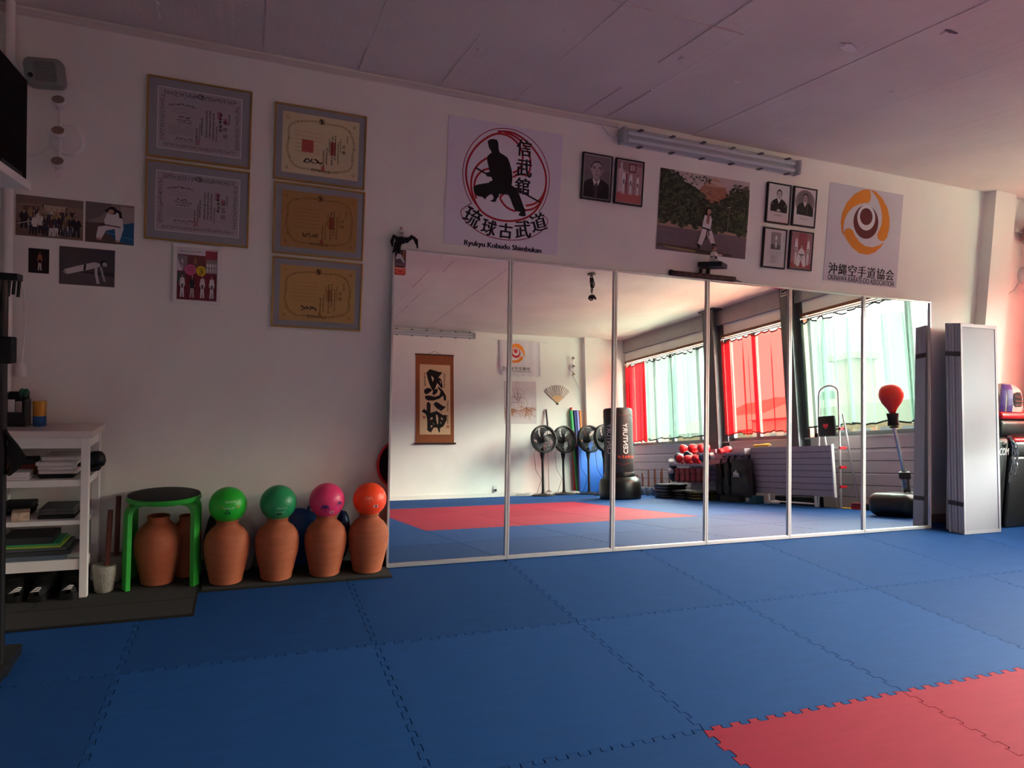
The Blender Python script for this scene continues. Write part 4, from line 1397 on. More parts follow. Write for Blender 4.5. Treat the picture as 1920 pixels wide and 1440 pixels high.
# ------------------------------------------------------------------ strip lights
M_TUBE = mat('lamp_tube_white', '#dfe3e6', .3)
M_DIFF = clear_plastic('clear_diffuser', '#eef0f3', .86)
def strip_light(x0, x1, yw, sgn, zc, label):
    """yw wall plane, sgn -1: sticks out towards -y"""
    t = thing('strip_light', label, 'strip light', ((x0 + x1) / 2, yw, zc - .055), 'twin tube strip lights')
    Y = lambda d: yw + sgn * d
    b = MB()
    ya, yb = sorted((Y(.001), Y(.035)))
    b.box(x0 + .01, ya, zc - .05, x1 - .01, yb, zc + .05)
    b.build('housing', mat('lamp_housing_grey', '#c6c8ca', .45), t, bevel=.004)
    for dz in (-.024, .024):
        MB().tube([(x0 + .05, Y(.058), zc + dz), (x1 - .05, Y(.058), zc + dz)], .012, 12).build('tube', M_TUBE, t)
    e = MB()
    for xa, xb in ((x0, x0 + .03), (x1 - .03, x1)):
        ya, yb = sorted((Y(.001), Y(.088)))
        e.rbox(xa, ya, zc - .055, xb, yb, zc + .055, .014)
    e.build('end_cap', mat('lamp_end_grey', '#a8aaad', .45), t)
    prof = [(.035, -.053), (.06, -.053), (.085, -.04), (.092, 0), (.085, .04), (.06, .053), (.035, .053)]
    MB().grid(lambda u, v: (x0 + .02 + (x1 - x0 - .04) * u, Y(prof[min(6, int(v * 6 + .01))][0]), zc + prof[min(6, int(v * 6 + .01))][1]), 10, 6).build('diffuser', M_DIFF, t)
    n = 6
    for k in range(n):
        xx = x0 + (x1 - x0) * (k + .6) / n
        for s in (-1, 1):
            ya, yb = sorted((Y(.02), Y(.066)))
            MB().box(xx - .014, ya, zc + s * .056 - .004, xx + .014, yb, zc + s * .056 + .004).build('clip', M_DPOST, t, bevel=.002)
    return t
strip_light(1.50, 3.045, 0, -1, 2.808, 'grey strip light under the ceiling above the large outdoor photo')
strip_light(1.42, 2.985, -D, 1, 2.835, 'grey strip light on the far wall above the hanging scroll')
cc = MB().tube([(1.36, -.006, 2.893), (1.38, -.012, 2.86), (1.42, -.016, 2.815), (1.47, -.02, 2.795), (1.505, -.02, 2.80)], .005, 8)
tag(cc.build('lamp_cable', M_WHITEP), 'short white cable drooping into the left end of strip light', 'cable')

# ------------------------------------------------------------------ three-head wall spots
def wall_spot(x, yw, sgn, zc, label, cable):
    Y = lambda d: yw + sgn * d
    t = thing('wall_lamp', label, 'wall lamp', (x, yw, zc), 'three-head wall lamps')
    q = Matrix.Translation((x + .02, yw, zc)) @ Matrix.Rotation(radians(90) * (1 if sgn < 0 else -1), 4, 'X')
    MB().lathe([(.078, 0), (.078, .012), (.07, .024), (.03, .03), (0, .03)], 32, (0, 0, 0), q).build('wall_plate', M_WHITE, t)
    rod = MB().tube([(x, Y(.065), zc - .20), (x, Y(.065), zc + .20)], .0085, 10)
    rod.tube([(x + .01, Y(.025), zc), (x, Y(.066), zc)], .01, 10)
    rod.build('rod', M_WHITE, t)
    for dz in (-.13, .02, .17):
        hd = MB()
        c = (x - .004, Y(.085), zc + dz)
        tilt = Matrix.Translation(c) @ Matrix.Rotation(radians(58) * sgn * -1, 4, 'X')
        hd.lathe([(.012, -.05), (.018, -.042), (.022, -.012), (.031, -.004), (.031, .008), (.026, .01)], 24, (0, 0, 0), tilt)
        h = hd.build('lamp_head', M_WHITE, t)
        MB().lathe([(0, .006), (.025, .006), (.027, .011), (.0, .0115)], 24, (0, 0, 0), tilt).build('bulb_face', mat('bulb_brown_glass', '#8f7f72', .25), h)
        MB().tube([(x, Y(.066), zc + dz - .07), (x - .012, Y(.075), zc + dz - .05), (x - .004, Y(.082), zc + dz - .035)], .004, 8).build('bracket', M_WHITE, h)
    if cable:
        MB().tube(cable, .0055, 8).build('cord', M_WHITEP, t)
    return t
wall_spot(-1.70, 0, -1, 2.285, 'white three-head wall lamp on the wall beside the screen on shelf', [(-1.75, -.01, 2.24), (-1.82, -.01, 2.19), (-1.9, -.01, 2.175), (-1.95, -.012, 2.17)])
wall_spot(4.90, -D, 1, 2.335, 'white three-head wall lamp on the far wall above the folding fan', [(4.93, -D + .01, 2.17), (5.0, -D + .01, 2.05), (5.10, -D + .012, 1.86), (5.115, -D + .012, 1.5), (5.12, -D + .012, .1)])
wall_spot(5.78, 0, -1, 2.24, 'white three-head wall lamp right of the wall pillar by the window', [(5.74, -.01, 2.17), (5.69, -.01, 2.10), (5.62, -.008, 2.06), (5.56, -.008, 2.055)])

def wall_speaker(x0, x1, z0, z1, label, m, armx):
    t = thing('wall_speaker', label, 'speaker', ((x0 + x1) / 2, 0, z0), 'small wall speakers')
    cx, cz = (x0 + x1) / 2, (z0 + z1) / 2
    tilt = Matrix.Translation((cx, -.09, cz)) @ Matrix.Rotation(radians(-6), 4, 'Y') @ Matrix.Rotation(radians(8), 4, 'X')
    MB().rbox(-(x1 - x0) / 2, -.05, -(z1 - z0) / 2, (x1 - x0) / 2, .05, (z1 - z0) / 2, .035, tilt).build('case', m, t)
    g = MB()
    for k in range(9):
        zz = -(z1 - z0) / 2 + .03 + k * .01
        if zz < (z1 - z0) / 2 - .025: g.box(-(x1 - x0) / 2 + .05, -.0525, zz, (x1 - x0) / 2 - .03, -.049, zz + .004, tilt)
    g.build('grille', mat('speaker_grille', '#59605c', .5), t)
    MB().ball((-(x1 - x0) / 2 + .032, -.05, -.018), (.012, .006, .012), 14, tilt).build('knob', M_BLACK, t)
    MB().box(armx, -.03, cz + .012, cx, -.001, cz + .05).build('bracket', M_WHITE, t, bevel=.003)
wall_speaker(-1.845, -1.675, 2.505, 2.645, 'grey rounded speaker near the ceiling corner above the three-head lamp', mat('speaker_grey', '#7b827e', .45), -1.95)
wall_speaker(5.66, 5.80, 2.50, 2.70, 'brownish wall speaker right of the wall pillar by the window', mat('speaker_brown', '#8a6f6b', .5), 5.60)

# ------------------------------------------------------------------ screen, shelves and rack on the left wall
t = thing('television', 'flat black television on the white shelf at the left wall', 'television', (-1.72, -1.0, 1.905))
MB().rbox(-1.735, -1.42, 1.945, -1.695, -.625, 2.37, .008).build('screen_case', mat('tv_black', '#060607', .7, spec=.05), t)
MB().box(-1.6955, -1.41, 1.96, -1.6945, -.637, 2.36).build('screen_glass', mat('dark_screen', '#040404', .6, spec=.05), t)
MB().box(-1.73, -1.06, 1.93, -1.71, -.98, 1.95).box(-1.80, -1.14, 1.9055, -1.64, -.9, 1.932).build('stand', M_BLACK, t)
t = thing('wall_shelf', 'white wall shelf with upright carrying the black television', 'shelf', (-1.8, -1.4, 1.40))
MB().box(XL + .001, -2.1, 1.872, -1.62, -.86, 1.904).build('shelf_board', M_WHITE, t, bevel=.002)
MB().box(XL + .001, -2.1, 1.45, -1.66, -1.06, 1.475).build('shelf_board', M_WHITE, t, bevel=.002)
MB().box(XL + .001, -1.16, 1.40, -1.645, -1.13, 1.872).build('upright', M_WHITE, t, bevel=.002)
rb = random.Random(5)
for k in range(5):
    y = -1.17 - .034 * k
    h = .2 + .03 * rb.random()
    bt = thing('book', '%s book standing on the lower wall shelf, %s from the upright' % (('black', 'orange red', 'dark red', 'white', 'black')[k], ORD[k]), 'book', (-1.75, y - .015, 1.475), 'books on the wall shelf')
    MB().box(-1.82, y - .031, 1.4755, -1.665, y - .001, 1.4755 + h).build('cover', mat('book_%d' % k, ('#17161a', '#b2452c', '#6e2026', '#cfc8c4', '#1d1c20')[k], .5), bt, bevel=.002)
    MB().box(-1.822, y - .027, 1.479, -1.672, y - .005, 1.4755 + h + .0005).build('pages', M_PAPER, bt)

t = thing('stand', 'black metal upright stand with clamps at the left edge', 'stand', (-1.645, -1.05, 0))
MB().tube([(-1.652, -1.07, .02), (-1.652, -1.07, 1.52)], .018, 12).build('pole', M_BLACK, t)
fb = MB()
fb.box(-1.69, -1.25, .0, -1.62, -.90, .045)
fb.box(-1.80, -1.11, .0, -1.615, -1.04, .04)
fb.build('foot', M_BLACK, t, bevel=.006)
MB().box(-1.69, -1.11, 1.19, -1.613, -1.04, 1.29).build('clamp', M_BLACKM, t, bevel=.006)
cb = MB()
for k in range(5):
    cb.tube([(-1.66 + .012 * k, -1.09 + .012 * k, 1.44 + .008 * (k % 2)), (-1.655 + .012 * k, -1.09 + .012 * k, 1.515)], .006, 8)
cb.box(-1.67, -1.10, 1.50, -1.60, -1.03, 1.525)
cb.build('hook_rail', M_BLACK, t)
def cloth(name, m, pts, th=.01):
    b = MB()
    b.prism(pts, th)
    return b
cl = MB()
cl.grid(lambda u, v: (-1.64 + .075 * u * (1 - abs(v - .42) * 1.55) + .004 * sin(v * 11), -1.055 - .05 * u + .01 * sin(u * 7 + v * 5), .77 + .17 * v), 8, 12)
o = cl.build('black_cloth', M_BLACKM)
so = o.modifiers.new('thickness', 'SOLIDIFY')
so.thickness = .006
tag(o, 'black cloth corner hanging off the left edge stand beside the white table', 'cloth')
# table-top height things come below

# pendant cord with white lamp holder
t = thing('pendant_cord', 'white hanging cord ending in a white bell-shaped lamp holder', 'lamp holder', (-1.858, -.03, 1.075))
pts = [(-1.925, -.02, 1.585), (-1.905, -.025, 1.583), (-1.875, -.03, 1.56), (-1.853, -.03, 1.51), (-1.848, -.03, 1.43), (-1.847, -.03, 1.34), (-1.851, -.03, 1.25), (-1.857, -.03, 1.18), (-1.859, -.03, 1.135)]
MB().tube(pts, .0045, 8).build('cord', M_WHITEP, t)
MB().lathe([(.006, .072), (.012, .066), (.020, .058), (.025, .03), (.026, .0), (.021, .0), (.019, .02)], 24, (-1.86, -.032, 1.077)).build('lamp_holder', M_WHITEP, t)

# ------------------------------------------------------------------ white side table
TX0, TX1, TY0, TY1 = -1.955, -1.487, -.335, -.022
t = thing('side_table', 'white wooden side table with three open shelves beside the green stool', 'table', (-1.72, -.18, .012))
MB().box(TX0, TY0, .806, TX1, TY1, .838).build('tabletop', mat('white_lacquer', '#cfc3c0', .22, spec=.5), t, bevel=.003)
for x in (TX0 + .02, -1.538):
    for y in (-.322, -.062):
        MB().box(x, y, .012, x + .034, y + .034, .806).build('leg', M_WHITE, t, bevel=.002)
ap = MB()
ap.box(TX0 + .054, -.316, .752, -1.538, -.30, .806)
ap.box(-1.524, -.288, .752, -1.508, -.062, .806)
ap.build('apron', M_WHITE, t, bevel=.001)
for zt, th in ((.598, .034), (.398, .022), (.204, .052)):
    s_ = MB().box(TX0 + .03, -.316, zt - th, -1.512, -.03, zt)
    s_.build('shelf', M_WHITE, t, bevel=.002)

def box_thing(name, label, cat, x0, y0, z0, x1, y1, z1, m, group=None, bevel=.003, rz=0):
    o = MB().box(-(x1 - x0) / 2, -(y1 - y0) / 2, 0, (x1 - x0) / 2, (y1 - y0) / 2, z1 - z0).build(name, m, None, bevel=bevel)
    o.location = ((x0 + x1) / 2, (y0 + y1) / 2, z0)
    o.rotation_euler.z = rz
    return tag(o, label, cat, group)
# on the table top
TT = .8385
t = thing('organizer', 'black desk organizer holding papers and pens on the white table', 'organizer', (-1.86, -.12, TT))
ob = MB()
ob.box(-1.905, -.17, TT, -1.805, -.07, TT + .01)
ob.box(-1.905, -.17, TT + .01, -1.898, -.07, TT + .16)
ob.box(-1.812, -.17, TT + .01, -1.805, -.07, TT + .13)
ob.box(-1.898, -.077, TT + .01, -1.812, -.07, TT + .165)
ob.box(-1.898, -.17, TT + .01, -1.812, -.163, TT + .07)
ob.build('case', M_BLACK, t, bevel=.002)
for k, (x, c) in enumerate(((-1.885, '#e0dcda'), (-1.86, '#c9b9b4'))):
    box_thing('paper_card', ('white card standing in the black organizer, left one', 'pinkish card standing in the black organizer, right one')[k], 'card', x, -.14 + .02 * k, TT + .0105, x + .028, -.137 + .02 * k, TT + .13 - .01 * k, mat('card_%d' % k, c, .6), 'cards in the organizer', .0)
for k, (x, y) in enumerate(((-1.842, -.10), (-1.822, -.11))):
    t = thing('marker_pen', ('green capped pen in the organizer next to the cards', 'green capped pen at the right side of the organizer')[k], 'pen', (x, y, TT + .0105), 'green pens in the organizer')
    MB().tube([(x, y, TT + .0105), (x + .004, y, TT + .14)], .006, 10).build('barrel', M_BLACK, t)
    MB().ball((x + .005, y, TT + .162), (.014, .014, .022), 12).build('tip', mat('green_tuft', '#2f5d47', .8), t)
t = thing('drinks_can', 'tin with orange upper half and blue base on the white table', 'tin', (-1.755, -.13, TT))
MB().lathe([(.026, 0), (.029, .004), (.029, .05)], 24, (-1.755, -.13, TT)).build('base', mat('blue_metal', '#2a5a96', .3, .3), t)
MB().lathe([(.029, .05), (.027, .055), (.031, .12), (.029, .125), (0, .125)], 24, (-1.755, -.13, TT)).build('upper_half', mat('orange_metal', '#b9822a', .3, .2), t)
# shelf 1
def pile(name, label, cat, x0, x1, y0, y1, z, h, n, m, group=None, seed=1):
    """a folded heap of cloth: layers sagging over each other"""
    rr = random.Random(seed)
    b = MB()
    dz = h / n
    for k in range(n):
        sx, sy = rr.uniform(-.012, .012), rr.uniform(-.012, .012)
        b.cur = rr.choice(range(len(m))) if isinstance(m, list) else 0
        ph = rr.uniform(0, 6)
        w, d = (x1 - x0) * rr.uniform(.8, 1), (y1 - y0) * rr.uniform(.8, 1)
        cx, cy = (x0 + x1) / 2 + sx, (y0 + y1) / 2 + sy
        b.rbox(cx - w / 2, cy - d / 2, z + k * dz * .96, cx + w / 2, cy + d / 2, z + (k + 1) * dz, dz * .48)
    o = b.build(name, m)
    return tag(o, label, cat, group)
M_CLW = mat('white_cloth', '#c9c3c1', .9, bump=.3, bscale=40)
M_CLB = mat('black_cloth', '#19181b', .9, bump=.3, bscale=40)
pile('folded_clothes', 'pile of folded black and white karate clothes on the table shelf', 'clothes', -1.735, -1.55, -.29, -.08, .599, .105, 5, [M_CLW, M_CLB], None, 4)
def glove_mesh(b, c, s=1.0, rz=0, rx=0, ry=0):
    xf = Matrix.Translation(c) @ Matrix.Rotation(rz, 4, 'Z') @ Matrix.Rotation(ry, 4, 'Y') @ Matrix.Rotation(rx, 4, 'X') @ Matrix.Scale(s, 4)
    return xf
def glove(name, label, cat, c, s, rot, m, cuffm, group=None):
    t = thing(name, label, cat, c, group)
    xf = glove_mesh(None, c, s, *rot)
    body = MB()
    body.lathe([(.0, .125), (.03, .123), (.055, .108), (.068, .08), (.07, .045), (.062, .005), (.050, -.03), (.046, -.05)], 22, (0, 0, 0), xf @ Matrix.Diagonal((1.05, .82, 1, 1)))
    body.build('fist', m, t)
    th = MB().tube([(.045, -.03, -.01), (.066, -.045, .03), (.062, -.055, .07), (.048, -.055, .09)], [.022, .025, .024, .012], 12, xf=xf)
    th.build('thumb', m, t)
    MB().lathe([(.044, -.05), (.052, -.052), (.054, -.10), (.05, -.112), (.042, -.112)], 22, (0, 0, 0), xf @ Matrix.Diagonal((1.05, .85, 1, 1))).build('cuff', cuffm, t)
    return t
glove('sparring_glove', 'black glove poking out beside the folded clothes on the table shelf', 'glove', (-1.535, -.17, .665), .62, (0, 0, radians(80)), M_VINYL, M_BLACK)
for k, (x, z, w) in enumerate(((-1.80, .599, .09), (-1.80, .612, .085), (-1.798, .624, .08))):
    box_thing('booklet', 'white booklet in the small stack on the upper table shelf, %s' % ('bottom', 'middle', 'top')[k], 'booklet', x - w / 2, -.305, z, x + w / 2, -.21, z + .0115, M_PAPER, 'booklets on the table shelf', .001, .06 * k - .05)
for k, (c, h) in enumerate((('#6d4b2c', .018), ('#a5762e', .016), ('#8c3a34', .02), ('#2c2a2c', .022))):
    z = .599 + sum((.018, .016, .02, .022)[:k]) + .0006 * k
    box_thing('book', '%s book lying in the pile at the back of the upper table shelf' % ('brown', 'ochre', 'dark red', 'black')[k], 'book', -1.90, -.19, z, -1.76, -.07, z + h, mat('lying_book_%d' % k, c, .6), 'books lying on the table shelf', .001, .04 * (k - 1))
# shelf 2
Z2 = .3986
box_thing('card_box', 'small cream card box with brown pattern on the middle table shelf', 'box', -1.83, -.30, Z2, -1.76, -.22, Z2 + .042, mat('patterned_card', '#b9a08c', .6, var=.35, vscale=60), None, .002, .2)
pile('folded_clothes', 'dark flat cloth bundle on the middle table shelf', 'clothes', -1.73, -1.56, -.29, -.09, Z2, .05, 3, [M_CLB, mat('grey_cloth', '#4b4a4c', .9)], None, 9)
pile('folded_clothes', 'black cloth at the back of the middle table shelf', 'clothes', -1.91, -1.76, -.19, -.06, Z2, .06, 3, M_CLB, None, 12)
# shelf 3
Z3 = .2046
for k, (c, nm, x0, x1, h) in enumerate((('#4d5a68', 'blue grey', -1.895, -1.60, .022), ('#2b2c30', 'black', -1.89, -1.58, .02), ('#3d4446', 'dark grey', -1.88, -1.60, .014), ('#86a23a', 'lime green', -1.89, -1.62, .01), ('#2f8a5a', 'sea green', -1.885, -1.63, .008), ('#1f2024', 'charcoal', -1.87, -1.66, .03))):
    z = Z3 + sum((.022, .02, .014, .01, .008, .03)[:k]) + .0006 * k
    box_thing('folder', '%s folder in the pile on the lowest table shelf' % nm, 'folder', x0, -.305 + .004 * k, z, x1, -.10, z + h, mat('folder_%d' % k, c, .45), 'folders on the table shelf', .001, .02 * (k % 3 - 1))
# shoes
def shoe(label, x, y, rz, tongue=True):
    t = thing('sneaker', label, 'shoe', (0, 0, 0), 'black sneakers under the table')
    L = .27
    def outline(u):  # half width along the shoe
        return .034 + .012 * sin(pi * min(1, u * 1.15)) + .006 * sin(pi * u * 2 + 3.6)
    def up(u, v):
        a = pi * v
        hw = outline(u) * (1 if .02 < u < .98 else .4)
        hz = (.035 + .055 * min(1, max(0, (u - .25) / .3))) * (1 if u > .04 else .5)
        return (hw * cos(a), -L / 2 + L * u, .03 + hz * sin(a) ** .8)
    MB().grid(up, 20, 14).build('upper', M_BLACKM, t)
    so = MB()
    n = 28
    ring = []
    for k in range(n):
        a = 2 * pi * k / n
        u = .5 - .5 * cos(a)
        hw = outline(u) + .006
        ring.append(((hw if a < pi else -hw) * min(1, sqrt(max(0, sin(a) ** 2)) * 2.2 + .02), -L / 2 - .006 + (L + .012) * u))
    vs = [(p[0], p[1], 0) for p in ring] + [(p[0], p[1], .03) for p in ring]
    so.add(vs, [tuple(range(n - 1, -1, -1)), tuple(range(n, 2 * n))] + [(i, (i + 1) % n, (i + 1) % n + n, i + n) for i in range(n)])
    so.build('sole', M_BLACK, t)
    lg = MB()
    for q in range(3): lg.tube([(-.028 + .008 * q, -L / 2 + .01, .045 + .006 * q), (-.008 + .006 * q, -L / 2 - .002, .052 + .009 * q), (.012 + .004 * q, -L / 2 + .004, .052 + .007 * q)], .0022, 6)
    lg.build('emblem', M_WHITE, t)
    lc = MB()
    for q in range(4): lc.tube([(-.022, -.04 + .026 * q, .083 + .006 * q), (.022, -.035 + .026 * q, .083 + .006 * q)], .003, 6)
    lc.build('laces', M_CLB, t)
    t.location = (x, y, .013)
    t.rotation_euler.z = rz
shoe('black sneaker under the white table, the one next to table leg', -1.585, -.20, .05)
shoe('black sneaker under the white table, the middle one', -1.70, -.20, -.08)
shoe('black sneaker under the white table, farthest from the green stool', -1.84, -.19, .35)
# ------------------------------------------------------------------ rubber mats under the jars
M_RUB = mat('dark_carpet_pile', '#2c2b2b', .95, var=.25, vscale=160, bump=.4, bscale=300)
M_RUBE = mat('black_rubber_edge', '#0f0f10', .7)
def doormat(label, x0, x1, y0, y1, lines):
    t = thing('doormat', label, 'mat', ((x0 + x1) / 2, (y0 + y1) / 2, 0), 'dark mats along the wall')
    MB().box(x0 + .012, y0 + .012, .0005, x1 - .012, y1, .011).build('pile', M_RUB, t)
    e = MB()
    e.box(x0, y0, .0005, x1, y0 + .012, .0085)
    e.box(x0, y0 + .012, .0005, x0 + .012, y1, .0085)
    e.box(x1 - .012, y0 + .012, .0005, x1, y1, .0085)
    for (a, b) in lines: e.bar((a[0], a[1], .011), (b[0], b[1], .011), .006, .0012)
    e.build('edging', M_RUBE, t)
doormat('wide dark mat under the white table and green stool', -1.955, -1.001, -.665, -.016, [((-1.94, -.45), (-1.01, -.45)), ((-1.72, -.45), (-1.70, -.36))])
doormat('narrow dark mat under the row of clay jars', -.999, .008, -.352, -.016, [])

# ------------------------------------------------------------------ green stool
t = thing('stool', 'round black-topped stool with bent green legs over a clay jar', 'stool', (-1.185, -.165, .0115))
M_GREEN = mat('green_lacquer', '#2b9a34', .4)
SX, SY = -1.185, -.165
MB().lathe([(0, .455), (.174, .455), (.178, .46), (.178, .476), (.172, .482)], 48, (SX, SY, .0)).build('seat', M_GREEN, t)
MB().lathe([(.172, .480), (.173, .4835), (.165, .486), (0, .487)], 48, (SX, SY, 0)).build('seat_pad', M_BLACKM, t)
for sx, sy in ((-1, -1), (1, -1), (1, 1), (-1, 1)):
    dx, dy = sx * .155, sy * .092
    d = Vector((dx, dy, 0)).normalized()
    L_ = sqrt(dx * dx + dy * dy)
    path = [(.045, .448)] + [(L_ - .055 + .055 * sin(q * pi / 12), .393 + .055 * cos(q * pi / 12)) for q in range(7)] + [(L_ + .004, .012)]
    b = MB()
    nrm = Vector((-d.y, d.x, 0)) * .024
    vs = []
    for i, (r, z) in enumerate(path):
        p0 = path[max(0, i - 1)]
        p1 = path[min(len(path) - 1, i + 1)]
        tx, tz = p1[0] - p0[0], p1[1] - p0[1]
        ll = sqrt(tx * tx + tz * tz)
        ox, oz = tz / ll * .011, -tx / ll * .011
        for s in (-1, 1):
            for w in (-1, 1):
                q = Vector((SX, SY, 0)) + d * (r + s * ox) + nrm * w
                vs.append((q.x, q.y, z + s * oz))
    fs = []
    for i in range(len(path) - 1):
        a, c = 4 * i, 4 * i + 4
        fs += [(a, a + 1, c + 1, c), (a + 2, c + 2, c + 3, a + 3), (a, c, c + 2, a + 2), (a + 1, a + 3, c + 3, c + 1)]
    fs += [(0, 2, 3, 1), (4 * len(path) - 4, 4 * len(path) - 3, 4 * len(path) - 1, 4 * len(path) - 2)]
    b.add(vs, fs)
    b.build('leg', M_GREEN, t)

# ------------------------------------------------------------------ stone levers (stick set in a concrete pot)
M_CEM = mat('concrete_cast', '#8d8980', .95, var=.15, vscale=30, bump=.6, bscale=120)
M_STICK = mat('dark_red_wood', '#5b2a22', .5, var=.15, vscale=5, stretch=(1, 1, 8))
def chishi(label, x, y, z0, h, zt, tilt=(0, 0), pot=M_CEM, stick=M_STICK, group='stone levers beside the green stool', s=1.0):
    t = thing('stone_lever', label, 'stone lever', (x, y, z0), group)
    MB().lathe([(0, 0), (.036 * s, 0), (.042 * s, .006), (.054 * s, .09 * s), (.057 * s, .125 * s), (.052 * s, .135 * s), (0, .132 * s)], 26, (x, y, z0)).build('weight', pot, t)
    MB().tube([(x + .01, y, z0 + .10 * s), (x + .01 + tilt[0], y + tilt[1], zt)], .0125, 12).build('handle', stick, t)
    return t
chishi('concrete pot weight with wooden handle, in front beside the stool leg', -1.443, -.245, .0115, .135, .425, (.012, .01))
chishi('concrete pot weight with wooden handle, half hidden behind the front one', -1.425, -.085, .0115, .135, .46, (.005, .01))

# ------------------------------------------------------------------ clay jars and balls
M_CLAY = mat('terracotta', '#9c5336', .75, var=.12, vscale=7, bump=.12, bscale=45, stretch=(1, 1, 5))
PROF = [(0, .002), (.076, .002), (.082, .006), (.086, .03), (.099, .09), (.110, .14), (.1165, .19), (.1150, .225), (.105, .258), (.086, .285), (.066, .302), (.056, .312), (.0535, .320), (.0555, .331), (.058, .337), (.055, .341), (.048, .339), (.046, .322), (.05, .305), (.07, .285), (.07, .27), (0, .26)]
def jar(label, x, y, k=1.0, kh=1.0, seed=0):
    rr = random.Random(seed)
    t = thing('clay_jar', label, 'jar', (x, y, .0115), 'clay gripping jars')
    body = MB()
    prof = []
    for i in range(len(PROF) - 1):
        (r0, z0), (r1, z1) = PROF[i], PROF[i + 1]
        n = 4 if 4 <= i <= 9 else 2
        for q in range(n):
            f = q / n
            r = r0 + (r1 - r0) * f
            if 3 <= i <= 9: r *= 1 + rr.uniform(-.006, .006)
            prof.append((r * k, (z0 + (z1 - z0) * f) * kh))
    prof.append((0, .26 * kh))
    body.lathe(prof, 44, (x, y, .0115))
    return body.build('clay_jar_body', M_CLAY, t), t
jar('clay jar standing under the green stool', -1.21, -.165, .98, 1.05, 1)[0].name = 'body'
jar('clay jar behind the stool leg against the wall', -1.082, -.086, .66, .98, 2)[0].name = 'body'
JX = [(-.873, -.235, 3), (-.617, -.232, 4), (-.356, -.222, 5), (-.115, -.218, 6)]
nm = ['bright green', 'dark green', 'pink', 'orange']
BR = [.0955, .0965, .0975, .0955]
balls = []
BC = ['#1fa82c', '#1d8a55', '#dd3a70', '#ff4a22']
for i, (x, y, sd) in enumerate(JX):
    jar('clay jar carrying the %s ball' % nm[i], x, y, 1.0, 1.0, sd)[0].name = 'body'
    r = BR[i]
    zc = .0115 + .341 + sqrt(r * r - .056 ** 2) - .001
    bt = thing('ball', '%s plastic ball resting on a clay jar' % nm[i], 'ball', (x, y, zc), 'plastic balls on the jars')
    MB().ball((x, y, zc), r, 48).build('shell', mat('ball_%d' % i, BC[i], .38, bump=.08, bscale=120), bt)
    # printing wrapped on the ball
    a = Art()
    if i < 2:
        c = '#bfe0c4' if i == 0 else '#9fcdb4'
        for k, (dx, dz, wd, txt, hh) in enumerate(((.015, .035 - .045 * i, .055, 'BEACH', .010), (.01, .002 - .035 * i, .06, 'VOLLEY', .010))):
            a.text(txt, dx, dz, wd, hh, c)
        a.rect(-.012, -.03 - .02 * i, .014, -.018 - .02 * i, '#173a1c')
        a.rect(-.004, -.014 - .02 * i, .004, -.006 - .02 * i, '#173a1c')
        if i == 0: a.rect(-.05, .005, -.02, .012, '#b08a2a')
        if i == 0: a.rect(.05, .0, .06, .012, '#b08a2a')
    else:
        c = '#3a2a66' if i == 2 else '#ffc9b0'
        def palm(px, pz, s, ln):
            a.stroke([(px + .006 * s, pz - .03 * s), (px + .001 * s, pz - .012 * s), (px, pz)], .0035 * s if i == 2 else .0015, c)
            for q in range(7):
                an = -.5 + q * .69
                a.stroke([(px, pz), (px + .013 * s * cos(an), pz + .012 * s * sin(an) + .003 * s), (px + .027 * s * cos(an), pz + .018 * s * sin(an) - .004 * s)], .005 * s if i == 2 else .0016, c, 1, True)
        palm(-.02, -.02 if i == 2 else .022, 1.1, 1)
        palm(.066, -.004 if i == 2 else .02, .9, 1)
        a.rect(.008, -.058 + .03 * (i - 2), .034, -.044 + .03 * (i - 2), '#e8dfe6')
        for q in range(4): a.rect(.014 + .004 * q, -.056 + .03 * (i - 2), .0165 + .004 * q, -.046 + .03 * (i - 2), '#1d1a2a')
    yaw = atan2(-(y - -4.1183) * -1, 0) if False else 0
    vv = []
    ang = atan2(x - -.8055, y + 4.1183)        # printing faces the room
    for (px, py, pz) in a.v:
        lon = px / r
        lat = pz / r
        d = Vector((sin(lon) * cos(lat), -cos(lon) * cos(lat), sin(lat)))
        vv.append(tuple(d * (r + .0006 - py * .15)))
    a.v = vv
    a.build('printing', bt, (x, y, zc))

# bags behind the jars
def crumple(c, r, seed, amp=.18, n=28):
    rr = random.Random(seed)
    ws = [(Vector((rr.uniform(-1, 1), rr.uniform(-1, 1), rr.uniform(-1, 1))) * rr.uniform(2, 6), rr.uniform(0, 6), rr.uniform(.3, 1)) for _ in range(9)]
    b = MB()
    b.ball((0, 0, 0), 1, n)
    out = []
    for p in b.v:
        v = Vector(p)
        d = sum(w * abs(sin(k.dot(v) + ph)) for k, ph, w in ws) / 9
        v = v * (1 - amp + amp * 2 * d)
        out.append((c[0] + v.x * r[0], c[1] + v.y * r[1], max(c[2] + v.z * r[2], .012)))
    b.v = out
    return b
M_BAG = mat('blue_plastic_bag', '#1d4f8c', .35, bump=.3, bscale=30)
t = thing('shopping_bag', 'crumpled blue plastic bag lying behind the middle clay jars', 'bag', (-.48, -.075, .012))
crumple((-.5, -.062, .17), (.19, .036, .175), 3, .22, 40).build('sack', M_BAG, t)
hb = MB()
hb.tube([(-.45, -.06, .30), (-.44, -.07, .36), (-.41, -.075, .375), (-.38, -.07, .35), (-.375, -.06, .28)], .008, 8)
hb.tube([(-.30, -.06, .26), (-.28, -.07, .34), (-.25, -.075, .33), (-.245, -.07, .24)], .008, 8)
hb.build('handle', M_BAG, t)
tag(crumple((-.243, -.07, .19), (.05, .045, .15), 14, .2, 28).build('shopping_bag', mat('dark_blue_bag', '#17305a', .3)), 'small dark blue bag behind the pink and orange ball jars', 'bag')
